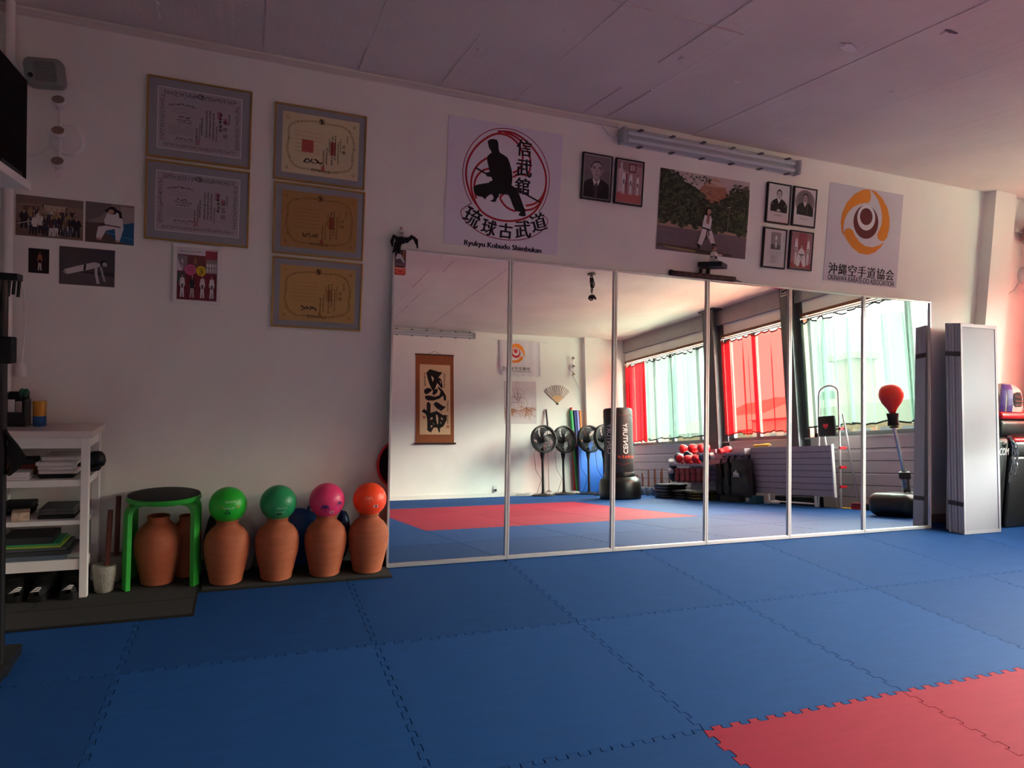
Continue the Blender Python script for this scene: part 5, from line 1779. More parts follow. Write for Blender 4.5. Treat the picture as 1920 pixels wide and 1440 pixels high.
tag(crumple((-.775, -.075, .17), (.06, .05, .17), 6, .16, 28).build('plastic_bag', mat('white_bag', '#bdb6b2', .4)), 'white plastic bag behind the bright green ball jar', 'bag')
tag(crumple((-.945, -.062, .17), (.055, .036, .18), 7, .2, 28).build('cloth_bag', M_BLACKM), 'black cloth bag between the stool and bright green ball jar', 'bag')

# round pad behind the mirror edge
t = thing('round_pad', 'dark round pad with red rim peeping out behind the first mirror', 'pad', (.10, -.035, .02))
q = Matrix.Translation((.115, -.045, .60)) @ Matrix.Rotation(radians(90), 4, 'X')
MB().lathe([(0, -.012), (.15, -.012), (.152, 0), (.15, .012), (0, .012)], 40, (0, 0, 0), q).build('cushion', M_BLACKM, t)
rg = MB().tube([(.115 + .158 * cos(2 * pi * k / 40), -.045, .60 + .158 * sin(2 * pi * k / 40)) for k in range(40)], .009, 8, closed=True)
rg.build('rim', M_RED, t)
MB().box(.10, -.05, .02, .13, -.04, .45).build('strut', M_BLACK, t)

# ------------------------------------------------------------------ on top of the mirrors
def surf_tilt():
    return Matrix(((1, 0, 0, 0), (0, cos(TAU), sin(TAU), -YB), (0, -sin(TAU), cos(TAU), ZB), (0, 0, 0, 1)))
TM = ZB + MH * cos(TAU)      # height of the mirror tops
t = thing('toy_spider', 'black toy with clawed legs sitting on the first mirror corner', 'toy', (.06, -.02, TM))
b = MB()
b.ball((.045, -.03, TM + .045), (.034, .026, .022), 18)
b.ball((.078, -.03, TM + .050), (.02, .02, .018), 14)
b.build('body', M_BLACKM, t)
for pts in ([(.03, -.035, TM + .05), (.0, -.04, TM + .065), (-.012, -.045, TM + .03), (-.008, -.048, TM - .0)],
            [(.03, -.04, TM + .04), (.012, -.05, TM + .02), (.006, -.058, TM - .02), (-.008, -.06, TM - .035)],
            [(.045, -.045, TM + .035), (.03, -.055, TM + .01), (.026, -.06, TM - .03), (.04, -.06, TM - .04)],
            [(.085, -.03, TM + .05), (.11, -.035, TM + .074), (.138, -.04, TM + .056), (.146, -.042, TM + .006)],
            [(.085, -.03, TM + .052), (.105, -.03, TM + .066), (.125, -.03, TM + .07), (.139, -.034, TM + .03)]):
    MB().tube(pts, [.011, .012, .010, .004], 8).build('leg', M_BLACKM, t)
def figurine(label, c, s, reach):
    """small karate figure kneeling upright: white suit, black belt"""
    t = thing('figurine', label, 'figurine', c, 'karate figurines on the mirrors')
    X = lambda p: (c[0] + p[0] * s, c[1] + p[1] * s, c[2] + p[2] * s)
    b = MB()
    xf = Matrix.Translation(c) @ Matrix.Scale(s, 4)
    b.lathe([(0, 0), (.30, 0), (.33, .06), (.30, .18), (.22, .34), (.20, .42), (.23, .58), (.22, .70), (.12, .78), (.07, .80)], 20, (0, 0, 0), xf)
    b.ball((-.12, -.24, .10), (.14, .26, .10), 14, xf)
    b.ball((.16, -.24, .10), (.14, .26, .10), 14, xf)
    b.tube([(.18, 0, .68), (.30, -.06, .56), (.52 if reach else .3, -.12, .58 if reach else .4)], [.075, .075, .07], 10, xf=xf)
    b.tube([(-.18, 0, .68), (-.27, -.08, .52), (-.14, -.22, .44)], [.075, .075, .07], 10, xf=xf)
    b.build('body', mat('white_ceramic', '#d4ccca', .35), t)
    h = MB()
    h.ball((0, -.01, .94), (.13, .14, .16), 18, xf)
    h.ball((0, -.15, .92), (.02, .03, .03), 8, xf)
    h.ball((.58 if reach else .3, -.13, .58 if reach else .38), (.06, .06, .05), 10, xf)
    h.ball((-.10, -.26, .43), (.06, .06, .05), 10, xf)
    h.ball((-.1, -.46, .05), (.06, .08, .05), 10, xf)
    h.ball((.18, -.46, .05), (.06, .08, .05), 10, xf)
    h.build('skin', mat('ceramic_skin', '#b98768', .4), t)
    MB().lathe([(.145, 0), (.142, .07), (.09, .13), (0, .15)], 18, (0, .03, .95), xf).build('hair', mat('brown_hair', '#4a2e22', .6), t)
    bl = MB().lathe([(.232, 0), (.235, .05), (.232, .06)], 20, (0, 0, .38), xf)
    bl.tube([(0, -.235, .41), (.06, -.30, .25)], .025, 6, xf=xf).tube([(0, -.235, .41), (-.06, -.30, .24)], .025, 6, xf=xf)
    bl.build('belt', M_BLACKM, t)
figurine('little white karate figurine riding on the black toy, first mirror corner', (.045, -.03, TM + .066), .055, False)
t = thing('wooden_bar', 'dark red carved bar lying along the tops of the middle mirrors', 'bar', (2.27, -.022, TM))
b = MB()
b.rbox(1.985, -.040, TM + .0005, 2.545, -.006, TM + .038, .012)
for k in range(9): b.box(2.02 + .06 * k, -.0415, TM + .006, 2.055 + .06 * k, -.0045, TM + .034)
b.build('shaft', mat('dark_red_lacquer', '#3a1618', .4), t)
MB().lathe([(.021, 0), (.021, .012), (.017, .016)], 12, (0, 0, 0), Matrix.Translation((1.975, -.023, TM + .022)) @ Matrix.Rotation(radians(90), 4, 'Y')).build('end_cap', M_BLACK, t)
MB().tube([(2.54, -.025, TM + .02), (2.56, -.028, TM + .010), (2.60, -.03, TM + .004)], [.006, .004, .002], 6).build('cord', M_BLACKM, t)
t = thing('display_stand', 'small black square stand on the red bar, carrying a figurine', 'stand', (2.285, -.08, TM + .038))
xf = Matrix.Translation((2.285, -.088, TM + .075)) @ Matrix.Rotation(radians(38), 4, 'Z')
MB().rbox(-.085, -.085, 0, .085, .085, .034, .006, xf).build('top', M_BLACK, t)
for dx, dy in ((-.055, .02), (.0, -.0), (.02, .055), (-.02, .05)):
    p = Matrix.Rotation(radians(0), 4, 'Z') @ Vector((2.262 + dx * .9, -.025 - .0 * dy, 0))
for xx in (2.235, 2.30):
    MB().box(xx - .007, -.036, TM + .0385, xx + .007, -.010, TM + .075).build('leg', M_BLACK, t)
figurine('white karate figurine with black belt kneeling on the black stand', (2.29, -.088, TM + .1095), .105, True)
# cards tucked into the mirror corner
def on_mirror(a, name, xc, tc, lab, cat, group=None):
    o = a.build(name, None, (0, 0, 0))
    o.rotation_euler.x = -TAU
    o.location = mir(xc, tc, .0135)
    return tag(o, lab, cat, group)
a = Art((-.034, -.051, .034, .051))
a.rect(0, 0, 1, 1, '#5e5258'); a.l = 2
a.rect(.65, 0, 1, .5, '#6e4030'); a.rect(0, .0, .65, .45, '#2e2e30'); a.rect(.75, .0, .82, .5, '#a5895c'); a.l = 3
a.poly([(.1, .5), (.2, .3), (.35, .18), (.5, .2), (.7, .45), (.9, .75), (.8, .78), (.5, .52), (.1, .6)], '#cfc6c8')
a.ell(.42, .15, .13, .09, '#b9a49c'); a.ell(.42, .11, .13, .07, '#2e2a2a'); a.rect(0, .8, 1, 1, '#7d5f68')
on_mirror(a, 'photo_card', .046, MH - .062, 'small photo card of seated white figure tucked in the first mirror corner', 'card')
a = Art((-.034, -.021, .034, .021))
a.rect(0, 0, 1, 1, '#d8584a'); a.l = 2
a.rect(.05, .05, .95, .25, '#e59a8a'); a.ell(.5, .6, .36, .28, '#e9705e'); a.ell(.5, .6, .22, .16, '#c23a30')
on_mirror(a, 'red_card', .046, MH - .139, 'small red card right under the photo card on the mirror', 'card')

# ------------------------------------------------------------------ folding screen leaning at the end of the mirrors
def lean(xl, d, z, x0=4.70, y0=-.40, ang=.104):
    """coordinates on the leaning screen: along it, into it, up it"""
    return Vector((x0 + xl, y0 + d * cos(ang) + z * sin(ang), .0005 + z * cos(ang) - d * sin(ang) + .04 * sin(ang)))
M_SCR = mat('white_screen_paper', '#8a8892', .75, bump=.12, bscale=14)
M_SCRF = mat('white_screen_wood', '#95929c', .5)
M_SCRD = mat('dark_brown_band', '#4a3f42', .8, var=.4, vscale=90)
t = thing('folding_screen', 'tall white folded room divider leaning at the end of the mirrors', 'folding screen', (4.93, -.3, 0))
ang = .104
sw, sh, th = .452, 1.742, .021
for k in range(5):
    ox = -.006 * k + (.004 if k % 2 else 0)
    xf = Matrix(((1, 0, 0, 4.70 + ox), (0, cos(ang), sin(ang), -.405 + .0225 * k), (0, -sin(ang), cos(ang), .003), (0, 0, 0, 1)))
    p = MB()
    p.box(0, 0, 0, sw, th, sh, xf)
    pn = p.build('panel', M_SCRF, t, bevel=.0015)
    for za, zb in ((1.465, 1.505), (.225, .262)):
        bd = MB()
        bd.box(-.0025, -.0012, za, .004, th + .0012, zb, xf)
        for q in range(4):
            bd.box(-.004, .002 + .005 * q, za + .004 + .008 * (q % 2), -.002, .005 + .005 * q, zb - .006 - .006 * (q % 3 == 0), xf)
        bd.build('hinge_band', M_SCRD, pn)
    if k == 0:
        pp = MB()
        pp.box(.022, -.0015, .03, sw - .03, .001, sh - .032, xf)
        pp.build('paper', M_SCR, pn)
        fr = MB()
        fr.box(0, -.006, 0, .02, .0005, sh, xf)
        fr.box(sw - .026, -.006, 0, sw, .0005, sh, xf)
        fr.box(.02, -.006, 0, sw - .026, .0005, .028, xf)
        fr.box(.02, -.006, sh - .03, sw - .026, .0005, sh, xf)
        fr.build('rail', M_SCRF, pn, bevel=.001)
        MB().box(sw - .03, -.0022, .03, sw - .0265, -.0012, sh - .03, xf).build('groove', mat('violet_grey_line', '#4c4470', .7), pn)
# the last leaf swung open behind the stack
xf = Matrix.Translation((4.73, -.255, .003)) @ Matrix.Rotation(radians(24), 4, 'Z') @ Matrix.Rotation(-.06, 4, 'X')
p = MB().box(0, 0, 0, .40, .02, 1.70, xf)
p.build('panel', M_SCRF, t, bevel=.0015)

# ------------------------------------------------------------------ gear heaped to the right of the screen
box_thing('foam_block', 'black tall foam block standing right of the folding screen', 'block', 5.345, -.325, .0005, 5.78, -.105, .625, M_VINYL, None, .02)
t = thing('kick_shield', 'black kick shield with red edge lying on the tall foam block', 'kick shield', (5.55, -.21, .626))
MB().rbox(5.345, -.325, .627, 5.82, -.105, .765, .035).build('cushion', M_VINYL, t)
MB().rbox(5.35, -.33, .752, 5.80, -.103, .785, .015).build('edge', M_RED, t)
t = thing('kick_shield', 'big black kick shield below the striped headgear', 'kick shield', (5.5, -.21, .80))
MB().rbox(5.165, -.325, .80, 5.85, -.105, .945, .04).build('cushion', M_VINYL, t)
tag(MB().rbox(5.16, -.33, .946, 5.86, -.104, 1.008, .028).build('kick_pad', M_RED), 'puffy red pad directly below the striped headgear', 'pad')
t = thing('kit_bag', 'black bag with white letters behind the right edge of the screen', 'bag', (5.24, -.2, .0005))
MB().rbox(5.168, -.31, .001, 5.338, -.106, .795, .05).build('sack', M_VINYL, t)
crumple((5.255, -.26, .73), (.075, .06, .06), 22, .2, 28).build('flap', mat('black_nylon', '#0e0e10', .4), t)
a = Art()
a.text('COM', 0, 0, .115, .06, '#d8d6d6')
lt = a.build('lettering', t, (5.248, -.318, .668))
ch = MB()
def chain_links(b, pts, r=.016, w=.0042):
    for i in range(len(pts) - 1):
        p, q = Vector(pts[i]), Vector(pts[i + 1])
        c = (p + q) / 2
        d = (q - p)
        L_ = d.length * .5 + .005
        d.normalize()
        s = d.cross(Vector((0, 1, 0) if i % 2 else (1, .3, .2))).normalized()
        b.tube([tuple(c + d * L_ * cos(2 * pi * k / 14) + s * r * .62 * sin(2 * pi * k / 14)) for k in range(14)], w, 6, closed=True)
pts = [(5.22, -.352, .80), (5.255, -.352, .795), (5.285, -.352, .765), (5.305, -.352, .72), (5.315, -.352, .68), (5.32, -.352, .635), (5.318, -.352, .59), (5.315, -.352, .545), (5.308, -.352, .5), (5.30, -.352, .455), (5.296, -.352, .41)]
chain_links(ch, pts)
chain_links(ch, [(x + .02, y - .016, z - .015) for x, y, z in pts[2:9]])
tag(ch.build('chain', mat('dull_chain_steel', '#8d8f94', .3, .95)), 'steel chain hanging over the lettered black bag', 'chain')
t = thing('headgear', 'pinkish white headgear with purple stripes and black openings', 'headgear', (5.35, -.21, 1.01))
def dome(u, v):
    a = pi * u
    z = v
    r = .20
    return (5.36 - r * cos(a) * (1 - .12 * v * v) * cos(v * .9) / 1, -.27 - .15 * cos(v * pi / 2 * .9) * sin(a) * 1.0, 1.012 + .24 * sin(v * pi / 2))
sh_ = MB()
sh_.lathe([(.185, 0), (.195, .05), (.185, .12), (.15, .19), (.09, .23), (0, .245)], 36, (0, 0, 0), Matrix.Translation((5.35, -.21, 1.01)) @ Matrix.Diagonal((1, .62, 1, 1)))
sh_.build('shell', mat('headgear_white', '#b39692', .45), t)
for k, (da, w) in enumerate(((-.52, .026), (-.28, .026))):
    st = MB()
    prof = [(.1865, .0), (.197, .05), (.187, .12), (.152, .191), (.091, .232)]
    def stripe(u, v, da=da, w=w):
        i = min(3, int(v * 4)); f = v * 4 - i
        r = prof[i][0] + (prof[i + 1][0] - prof[i][0]) * f + .0018
        z = prof[i][1] + (prof[i + 1][1] - prof[i][1]) * f
        a_ = -pi / 2 + da * 1.5 + (u - .5) * w * 2 / r
        return (5.35 + r * cos(a_), -.21 + .62 * r * sin(a_), 1.01 + z)
    st.grid(stripe, 6, 16)
    st.build('stripe', mat('purple_stripe', '#4a2470', .5), t)
for da, z0, z1, wid in ((.05, .045, .17, .62), (.75, .03, .15, .4), (-1.15, .03, .16, .35)):
    op = MB()
    def opening(u, v, da=da, z0=z0, z1=z1, wid=wid):
        z = z0 + (z1 - z0) * v
        r = .197 - max(0, z - .05) ** 1.6 * .62 + .003
        a_ = -pi / 2 + da + (u - .5) * wid * sqrt(max(.05, sin(pi * (.12 + .8 * v))))
        return (5.35 + r * cos(a_), -.21 + .62 * r * sin(a_), 1.01 + z)
    op.grid(opening, 8, 10)
    op.build('opening', M_BLACKM, t)
gr = MB()
for q in range(3): gr.tube([(5.35 + .2 * cos(-pi / 2 - .2 + k * .12), -.21 + .128 * sin(-pi / 2 - .2 + k * .12), 1.07 + .035 * q) for k in range(6)], .003, 6)
gr.build('grille', M_STEEL, t)
# ------------------------------------------------------------------ far wall: scroll, flag, drawing, fan
YF = -D
def facing_room(a, name, x, z, out, parent=None):
    """sheet on the far wall, printed side towards the mirrors"""
    o = a.build(name, None, (0, 0, 0))
    o.rotation_euler.z = pi
    o.location = (x, YF + out, z)
    return o
def flip(pts):
    return [(-x, z) for x, z in pts]
t = thing('hanging_scroll', 'brown bordered hanging scroll with two bold brushed characters', 'scroll', (2.25, YF, .93))
M_SILK = mat('brown_silk', '#8a4a24', .7, var=.1, vscale=40)
MB().box(1.912, YF + .004, .935, 2.59, YF + .009, 2.468).build('mounting', M_SILK, t)
MB().tube([(1.90, YF + .014, 2.468), (2.595, YF + .014, 2.468)], .010, 10).build('top_rod', mat('dark_wood_rod', '#3a2218', .5), t)
MB().tube([(1.885, YF + .016, .93), (2.62, YF + .016, .93)], .015, 12).build('bottom_rod', mat('dark_wood_rod', '#3a2218', .5), t)
MB().tube([(2.13, YF + .012, 2.475), (2.245, YF + .006, 2.53), (2.37, YF + .012, 2.475)], .003, 6).build('cord', M_BLACKM, t)
a = Art()
a.l = 1
a.rect(-.272, -.605, .272, .605, '#d8b48e')
a.l = 2
INK = '#15110f'
for k in ('s1', 's2', 's3', 's4', 's5', 's6', 't1', 't2'): a.poly(flip(SCR[k]), INK)
a.l = 3
for k in ('h1', 'h2', 'u1', 'u2', 'u3', 'u4', 'u5', 'u6'): a.poly(flip(SCR[k]), '#d8b48e')
rs2 = random.Random(2)
for x, zt, n, s in ((.18, .46, 6, .036), (-.165, .47, 7, .036), (-.225, -.02, 6, .03), (-.225, -.26, 5, .03)):
    pen_column(a, -(-x), zt, n, s, INK, rs2)
for x, z in ((.195, -.31), (-.225, -.47)):
    a.rect(x - .022, z - .022, x + .022, z + .022, '#a5483a')
a.l = 4
for x, z in ((.195, -.31), (-.225, -.47)):
    for q in (-.008, .006): a.rect(x - .014, z + q, x + .014, z + q + .004, '#d8b48e')
s = facing_room(a, 'paper', 2.255, 1.69, .0095)
s.parent = t
s.location = (2.255 - 2.25, .0095, 1.69 - .93)

# flag on a cord
t = thing('flag', 'white cloth flag with orange swirl and red disc hanging from a cord', 'flag', (3.85, YF, 2.15))
fx0, fx1, fz0, fz1 = 3.45, 4.25, 2.152, 2.785
def ripple(x, z):
    calm = min(1, max(0, (abs(x - 3.77) - .10) / .16))
    return .012 + calm * (.010 * sin((x - fx0) * 15 + .6) * (.4 + (fz1 - z)) + .006 * sin((x - fx0) * 31))
cl = MB().grid(lambda u, v: (fx0 + (fx1 - fx0) * u, YF + .012 + ripple(fx0 + (fx1 - fx0) * u, fz0 + (fz1 - fz0) * v), fz0 + (fz1 - fz0) * v + .006 * sin(u * 40) * (1 - v) - .01 * u), 60, 20)
cl.build('cloth', mat('white_flag_cloth', '#d3cbd2', .8), t)
a = Art()
a.EPS = .0008
f2 = {k: flip(v) for k, v in FLG.items()}
emblem(a, f2, '#d9781c', '#b3202c', '#b3202c', '#d3cbd2', 0)
a.l = 4
for i, ch_ in enumerate('沖縄空手道協会'):
    for dx in (0, .0015): a.text(ch_, .082 - .245 + .082 * i + dx, -.185, .068, .062, '#2b2730')
for dx in (0, .001): a.text('OKINAWA KARATE-DO ASSOCIATION', .082, -.238, .57, .026, '#3b3742')
vv = []
for (px, py, pz) in a.v:
    wx, wz = 3.85 - px, 2.47 + pz
    vv.append((wx - 3.85, .0125 + ripple(wx, wz) - py + .0015, wz - 2.15 - .01 * (wx - fx0) / .8))
a.v = vv
a.build('emblem', t, (3.85, YF, 2.15))
MB().tube([(3.25, YF + .02, 2.80), (3.45, YF + .02, 2.79), (3.85, YF + .02, 2.783), (4.25, YF + .02, 2.784), (4.42, YF + .02, 2.785)], .003, 6).build('cord', M_WHITEP, t)

# drawing with roots
t = thing('ink_drawing', 'pale paper drawing of a squatting figure holding brown roots', 'drawing', (3.85, YF, 1.275))
MB().box(3.535, YF + .001, 1.277, 4.165, YF + .003, 2.052).build('sheet', mat('grey_white_paper', '#c9bcc0', .7), t)
a = Art()
a.l = 2
LN = '#8d6a55'
for k in ('head', 'l1', 'l2', 'l3', 'l4', 'l5', 'l6', 'l7', 'l8'): a.stroke(flip(ROO[k]), .0055, LN, 2)
a.l = 3
for k in ('l3', 'l4'): a.stroke(flip(ROO[k]), .010, '#6d3c30', 1)
# the half hidden behind the mirror edge mirrors the half in view
cx_ = -ROO['l3'][-1][0] * -1
rs3 = random.Random(6)
for rx, rz in (( -ROO['rt'][0][0], ROO['rt'][0][1]), (-ROO['rt2'][0][0], ROO['rt2'][0][1])):
    def root(x, z, ang_, ln, w, depth):
        pts = [(x, z)]
        for q in range(5):
            ang_ += rs3.uniform(-.35, .35)
            x += cos(ang_) * ln / 5
            z += sin(ang_) * ln / 5
            z = max(z, -.375)
            x = max(-.305, min(.305, x))
            pts.append((x, z))
            if depth and rs3.random() < .6: root(x, z, ang_ + rs3.choice((-.6, .6)), ln * .5, w * .6, depth - 1)
        a.stroke(pts, w, rs3.choice(['#a5643a', '#b9774a', '#8d5230']), 1)
    for k in range(17): root(rx, rz, -pi * (k + .5) / 17, rs3.uniform(.1, .17), .006, 2)
    a.stroke([(rx, rz + .02), (rx, rz - .02)], .018, '#6d3c30')
for k in ('l5', 'l6', 'l7', 'l8'):
    a.stroke([(2 * .075 - x - .0, z) for x, z in flip(ROO[k])], .0055, LN, 2)
s = facing_room(a, 'print', 3.85, 1.665, .0032)
s.parent = t
s.location = (0, .0032, 1.665 - 1.275)

# open folding fan
t = thing('folding_fan', 'open white folding fan pinned to the far wall', 'fan', (4.59, YF, 1.655))
fb, fr = MB(), MB()
n = 13
a0, a1 = radians(42), radians(141)
for k in range(n):
    for (bb, r0, r1) in ((fb, .15, .34),):
        aa = a0 + (a1 - a0) * k / n
        ab = a0 + (a1 - a0) * (k + .5) / n
        ac = a0 + (a1 - a0) * (k + 1) / n
        P3 = lambda r, q, y: (4.59 + r * cos(q), YF + y, 1.66 + r * sin(q))
        bb.add([P3(r0, aa, .006), P3(r1, aa, .006), P3(r1, ab, .020), P3(r0, ab, .014), P3(r0, ac, .006), P3(r1, ac, .006)], [(0, 1, 2, 3), (3, 2, 5, 4)])
for k in range(n + 1):
    q = a0 + (a1 - a0) * k / n
    fr.bar((4.59 - .03 * cos(q), YF + .008, 1.66 - .03 * sin(q)), (4.59 + .335 * cos(q), YF + .008, 1.66 + .335 * sin(q)), .005, .004, (0, 1, 0))
fb.build('leaf', mat('fan_paper', '#d8cfc8', .7), t)
fr.build('rib', mat('fan_dark_ribs', '#54463c', .5), t)
w = MB()
w.add([(4.59, YF + .016, 1.66)] + [(4.59 + .15 * cos(a0 + (a1 - a0) * k / 12), YF + .016, 1.66 + .15 * sin(a0 + (a1 - a0) * k / 12)) for k in range(13)], [tuple(range(14))])
w.build('guard', mat('fan_bamboo', '#b98d62', .5), t)
MB().ball((4.59, YF + .016, 1.66), (.012, .008, .012), 10).build('pivot', M_BLACK, t)

# ------------------------------------------------------------------ pedestal fans
M_FANB = mat('fan_black', '#131315', .5)
def make_fan():
    t = thing('pedestal_fan', '', 'fan', (0, 0, 0), 'black pedestal fans along the far wall')
    MB().lathe([(0, .0), (.205, .0), (.21, .008), (.2, .02), (.10, .034), (.04, .045), (.03, .06), (0, .06)], 40).build('base', M_FANB, t)
    MB().lathe([(.030, .045), (.024, .10), (.021, .40), (.021, .62), (.030, .66), (.042, .74), (.036, .78), (0, .79)], 20).build('pole', M_FANB, t)
    zc = .985
    # fan axis: +y, tipped up a little
    Q = Matrix.Translation((0, .07, zc)) @ Matrix.Rotation(radians(8), 4, 'X') @ Matrix.Rotation(radians(-90), 4, 'X')   # local z -> +y
    MB().lathe([(0, -.17), (.05, -.165), (.06, -.12), (.065, -.06), (.05, -.05), (0, -.05)], 24, (0, 0, 0), Q).build('motor', M_FANB, t)
    MB().lathe([(.225, -.055), (.247, -.05), (.25, .0), (.247, .03), (.225, .035), (.222, .0), (.225, -.055)], 48, (0, 0, 0), Q, True, False).build('rim', M_FANB, t)
    gl = MB()
    for side, zf in ((1, .055), (-1, -.085)):
        for k in range(26):
            a_ = 2 * pi * k / 26
            pts = []
            for q in range(6):
                r = .05 + (.236 - .05) * q / 5
                tw = a_ + .5 * (q / 5) ** 1.2 * side
                z = (zf if q < 4 else (zf * .72 if q == 4 else (.025 * side if side > 0 else -.045)))
                pts.append((r * cos(tw), r * sin(tw), z))
            gl.tube(pts, .0019, 4, xf=Q, caps=False)
        for r in (.10, .165, .215):
            gl.tube([(r * cos(2 * pi * k / 32), r * sin(2 * pi * k / 32), zf * (1 if r < .2 else .8)) for k in range(32)], .0022, 4, closed=True, xf=Q)
        gl.lathe([(0, zf), (.05, zf), (.052, zf + .006 * side), (.04, zf + .012 * side), (0, zf + .014 * side)], 24, (0, 0, 0), Q)
    gl.build('grille', M_FANB, t)
    for k in range(5):
        def bl(u, v, k=k):
            a_ = 2 * pi * k / 5 + .25 + (.95 * u) * (.45 + .55 * v) + .5 * v
            r = .04 + .165 * v
            return (r * cos(a_), r * sin(a_), -.015 + .045 * (u - .5) * (1 - .3 * v))
        MB().grid(bl, 8, 8, xf=Q).build('blade', mat('fan_blade_grey', '#3a3a3f', .45), t)
    MB().lathe([(0, -.03), (.042, -.03), (.042, .015), (.03, .028), (0, .03)], 20, (0, 0, 0), Q).build('hub', M_FANB, t)
    MB().tube([(0, .0, .77), (0, -.04, .86), (0, -.03, .95)], [.03, .032, .035], 12).build('neck', M_FANB, t)
    cd = MB().tube([(-.05, -.04, .93), (-.12, -.08, .72), (-.10, -.07, .45), (-.02, -.02, .28), (-.06, -.1, .05), (-.12, -.16, .012)], .004, 6)
    cd.build('cord', M_BLACK, t)
    return t
fan0 = make_fan()
FL = ['black pedestal fan standing nearest the root drawing', 'black pedestal fan between the mop and the foam rolls', 'black pedestal fan in front of the blue tumbling mat', 'black pedestal fan half hidden behind the big punching bag']
for i, (x, y, rz) in enumerate(((4.08, -6.97, -.12), (4.565, -7.14, -.22), (4.985, -6.97, -.1), (5.07, -6.55, -.2))):
    o = fan0 if i == 0 else copy_tree(fan0)
    o.location = (x, y, 0)
    o.rotation_euler.z = rz
    o['label'] = FL[i]

# mop, blue mat, rolls, cables
t = thing('mop', 'white-poled mop with dark grip leaning behind the fans', 'mop', (4.35, -7.30, 0))
MB().tube([(4.352, -7.315, 1.22), (4.346, -7.358, 1.545)], .017, 12).build('grip', mat('mop_grip', '#3a2c33', .5), t)
MB().tube([(4.345, -7.30, .05), (4.352, -7.315, 1.225)], .0115, 12).build('pole', M_WHITEP, t)
b = MB()
for k in range(22):
    q = 2 * pi * k / 22
    b.tube([(4.345, -7.30, .085), (4.345 + .05 * cos(q), -7.30 + .045 * sin(q), .05), (4.345 + .06 * cos(q), -7.30 + .06 * sin(q), .008)], .008, 6)
b.build('strands', mat('mop_grey', '#9d979b', .9), t)
t = thing('tumbling_mat', 'blue folded mat standing on edge behind the fans', 'mat', (5.2, -7.25, 0))
MB().rbox(4.93, -7.272, .0005, 5.49, -7.225, .95, .018).build('cushion', mat('blue_vinyl', '#2460b8', .45), t)
MB().rbox(4.918, -7.275, .0005, 4.938, -7.222, .955, .008).build('edge', mat('purple_edge', '#3d2c6b', .5), t)
for k, (xt, xb, c, cn, zt, r) in enumerate(((4.845, 4.93, '#3f9a5c', 'green', 1.535, .034), (4.915, 4.985, '#2b2f6b', 'dark blue', 1.53, .027), (4.975, 5.035, '#8a90d0', 'lilac', 1.535, .028), (5.03, 5.075, '#d07a3a', 'orange', 1.53, .024), (4.872, 4.90, '#b83030', 'red', 1.585, .03))):
    yy = -7.348 if k != 4 else -7.348
    o = MB().tube([(xb, -7.31 + .0 * k, .002), (xt, yy, zt)], r * .98, 18).build('foam_roll', mat('foam_%d' % k, c, .7))
    if k == 4:
        bpy.data.objects.remove(o)
        continue
    tag(o, '%s foam roll leaning in the far corner behind the fans' % cn, 'foam roll', 'foam rolls in the far corner')
tag(MB().tube([(4.885, -7.33, .002), (4.858, -7.358, 1.585)], .022, 16).build('foam_roll', mat('foam_red', '#b83030', .7)), 'red topped foam roll behind the green one in the far corner', 'foam roll', 'foam rolls in the far corner')
def cable_heap(label, x0, x1, y, seed, m, r=.006):
    rr = random.Random(seed)
    pts = []
    n = 60
    for k in range(n):
        f = k / (n - 1)
        pts.append((x0 + (x1 - x0) * f + .05 * sin(k * 1.3 + seed), y + .045 * cos(k * 1.3 + seed) + rr.uniform(-.012, .012), .012 + .045 * abs(sin(k * .9 + seed)) * rr.random()))
    v = [Vector(p) for p in pts]
    for _ in range(2):
        q = [v[0]]
        for a_, b_ in zip(v[:-1], v[1:]): q += [a_ * .75 + b_ * .25, a_ * .25 + b_ * .75]
        v = q
    tag(MB().tube(v, r, 6).build('cable', m), label, 'cable')
cable_heap('white cable heap on the floor left of the fans', 3.72, 4.0, -7.27, 1, M_WHITEP)
cable_heap('white cable heap on the floor around the mop foot', 4.18, 4.36, -7.21, 2, M_WHITEP)
cable_heap('white cable heap on the floor beside the blue mat', 4.72, 4.88, -7.22, 3, M_WHITEP)
t = thing('socket', 'white wall socket with plug low on the far wall', 'socket', (3.33, YF, .08))
MB().box(3.30, YF, .06, 3.38, YF + .012, .18).build('plate', M_WHITEP, t, bevel=.004)
MB().box(3.325, YF + .012, .09, 3.355, YF + .05, .125).build('plug', M_BLACK, t, bevel=.004)

# ------------------------------------------------------------------ free-standing punching bag
BX, BY = 4.725, -5.45
t = thing('punching_bag', 'tall black free-standing punching bag with white lettering', 'punching bag', (BX, BY, 0))
MB().lathe([(0, .003), (0.3105, .003), (0.3240, .015), (0.3285, .06), (0.3240, .24), (0.3015, .305), (0.2565, .335), (0.2430, .345), (0.2475, .365), (0.2358, .41), (0.2115, .425), (0, .425)], 56, (BX, BY, 0)).build('base', mat('bag_base_black', '#0f1011', .3), t)
MB().lathe([(0, .4), (0.2142, .405), (0.2268, .425), (0.2277, .80), (0.2304, 1.2), (0.2295, 1.385), (0.2205, 1.408), (0.2025, 1.418), (0, 1.42)], 56, (BX, BY, 0)).build('cylinder', mat('bag_vinyl', '#26272a', .42, bump=.25, bscale=9), t)
sm = MB()
for zz in (.545, 1.30):
    sm.tube([(BX + .232 * cos(2 * pi * k / 48), BY + .232 * sin(2 * pi * k / 48), zz + .012 * sin(k * .8)) for k in range(48)], .0022, 5, closed=True)
sm.build('stitching', mat('red_thread', '#7a3a34', .7), t)
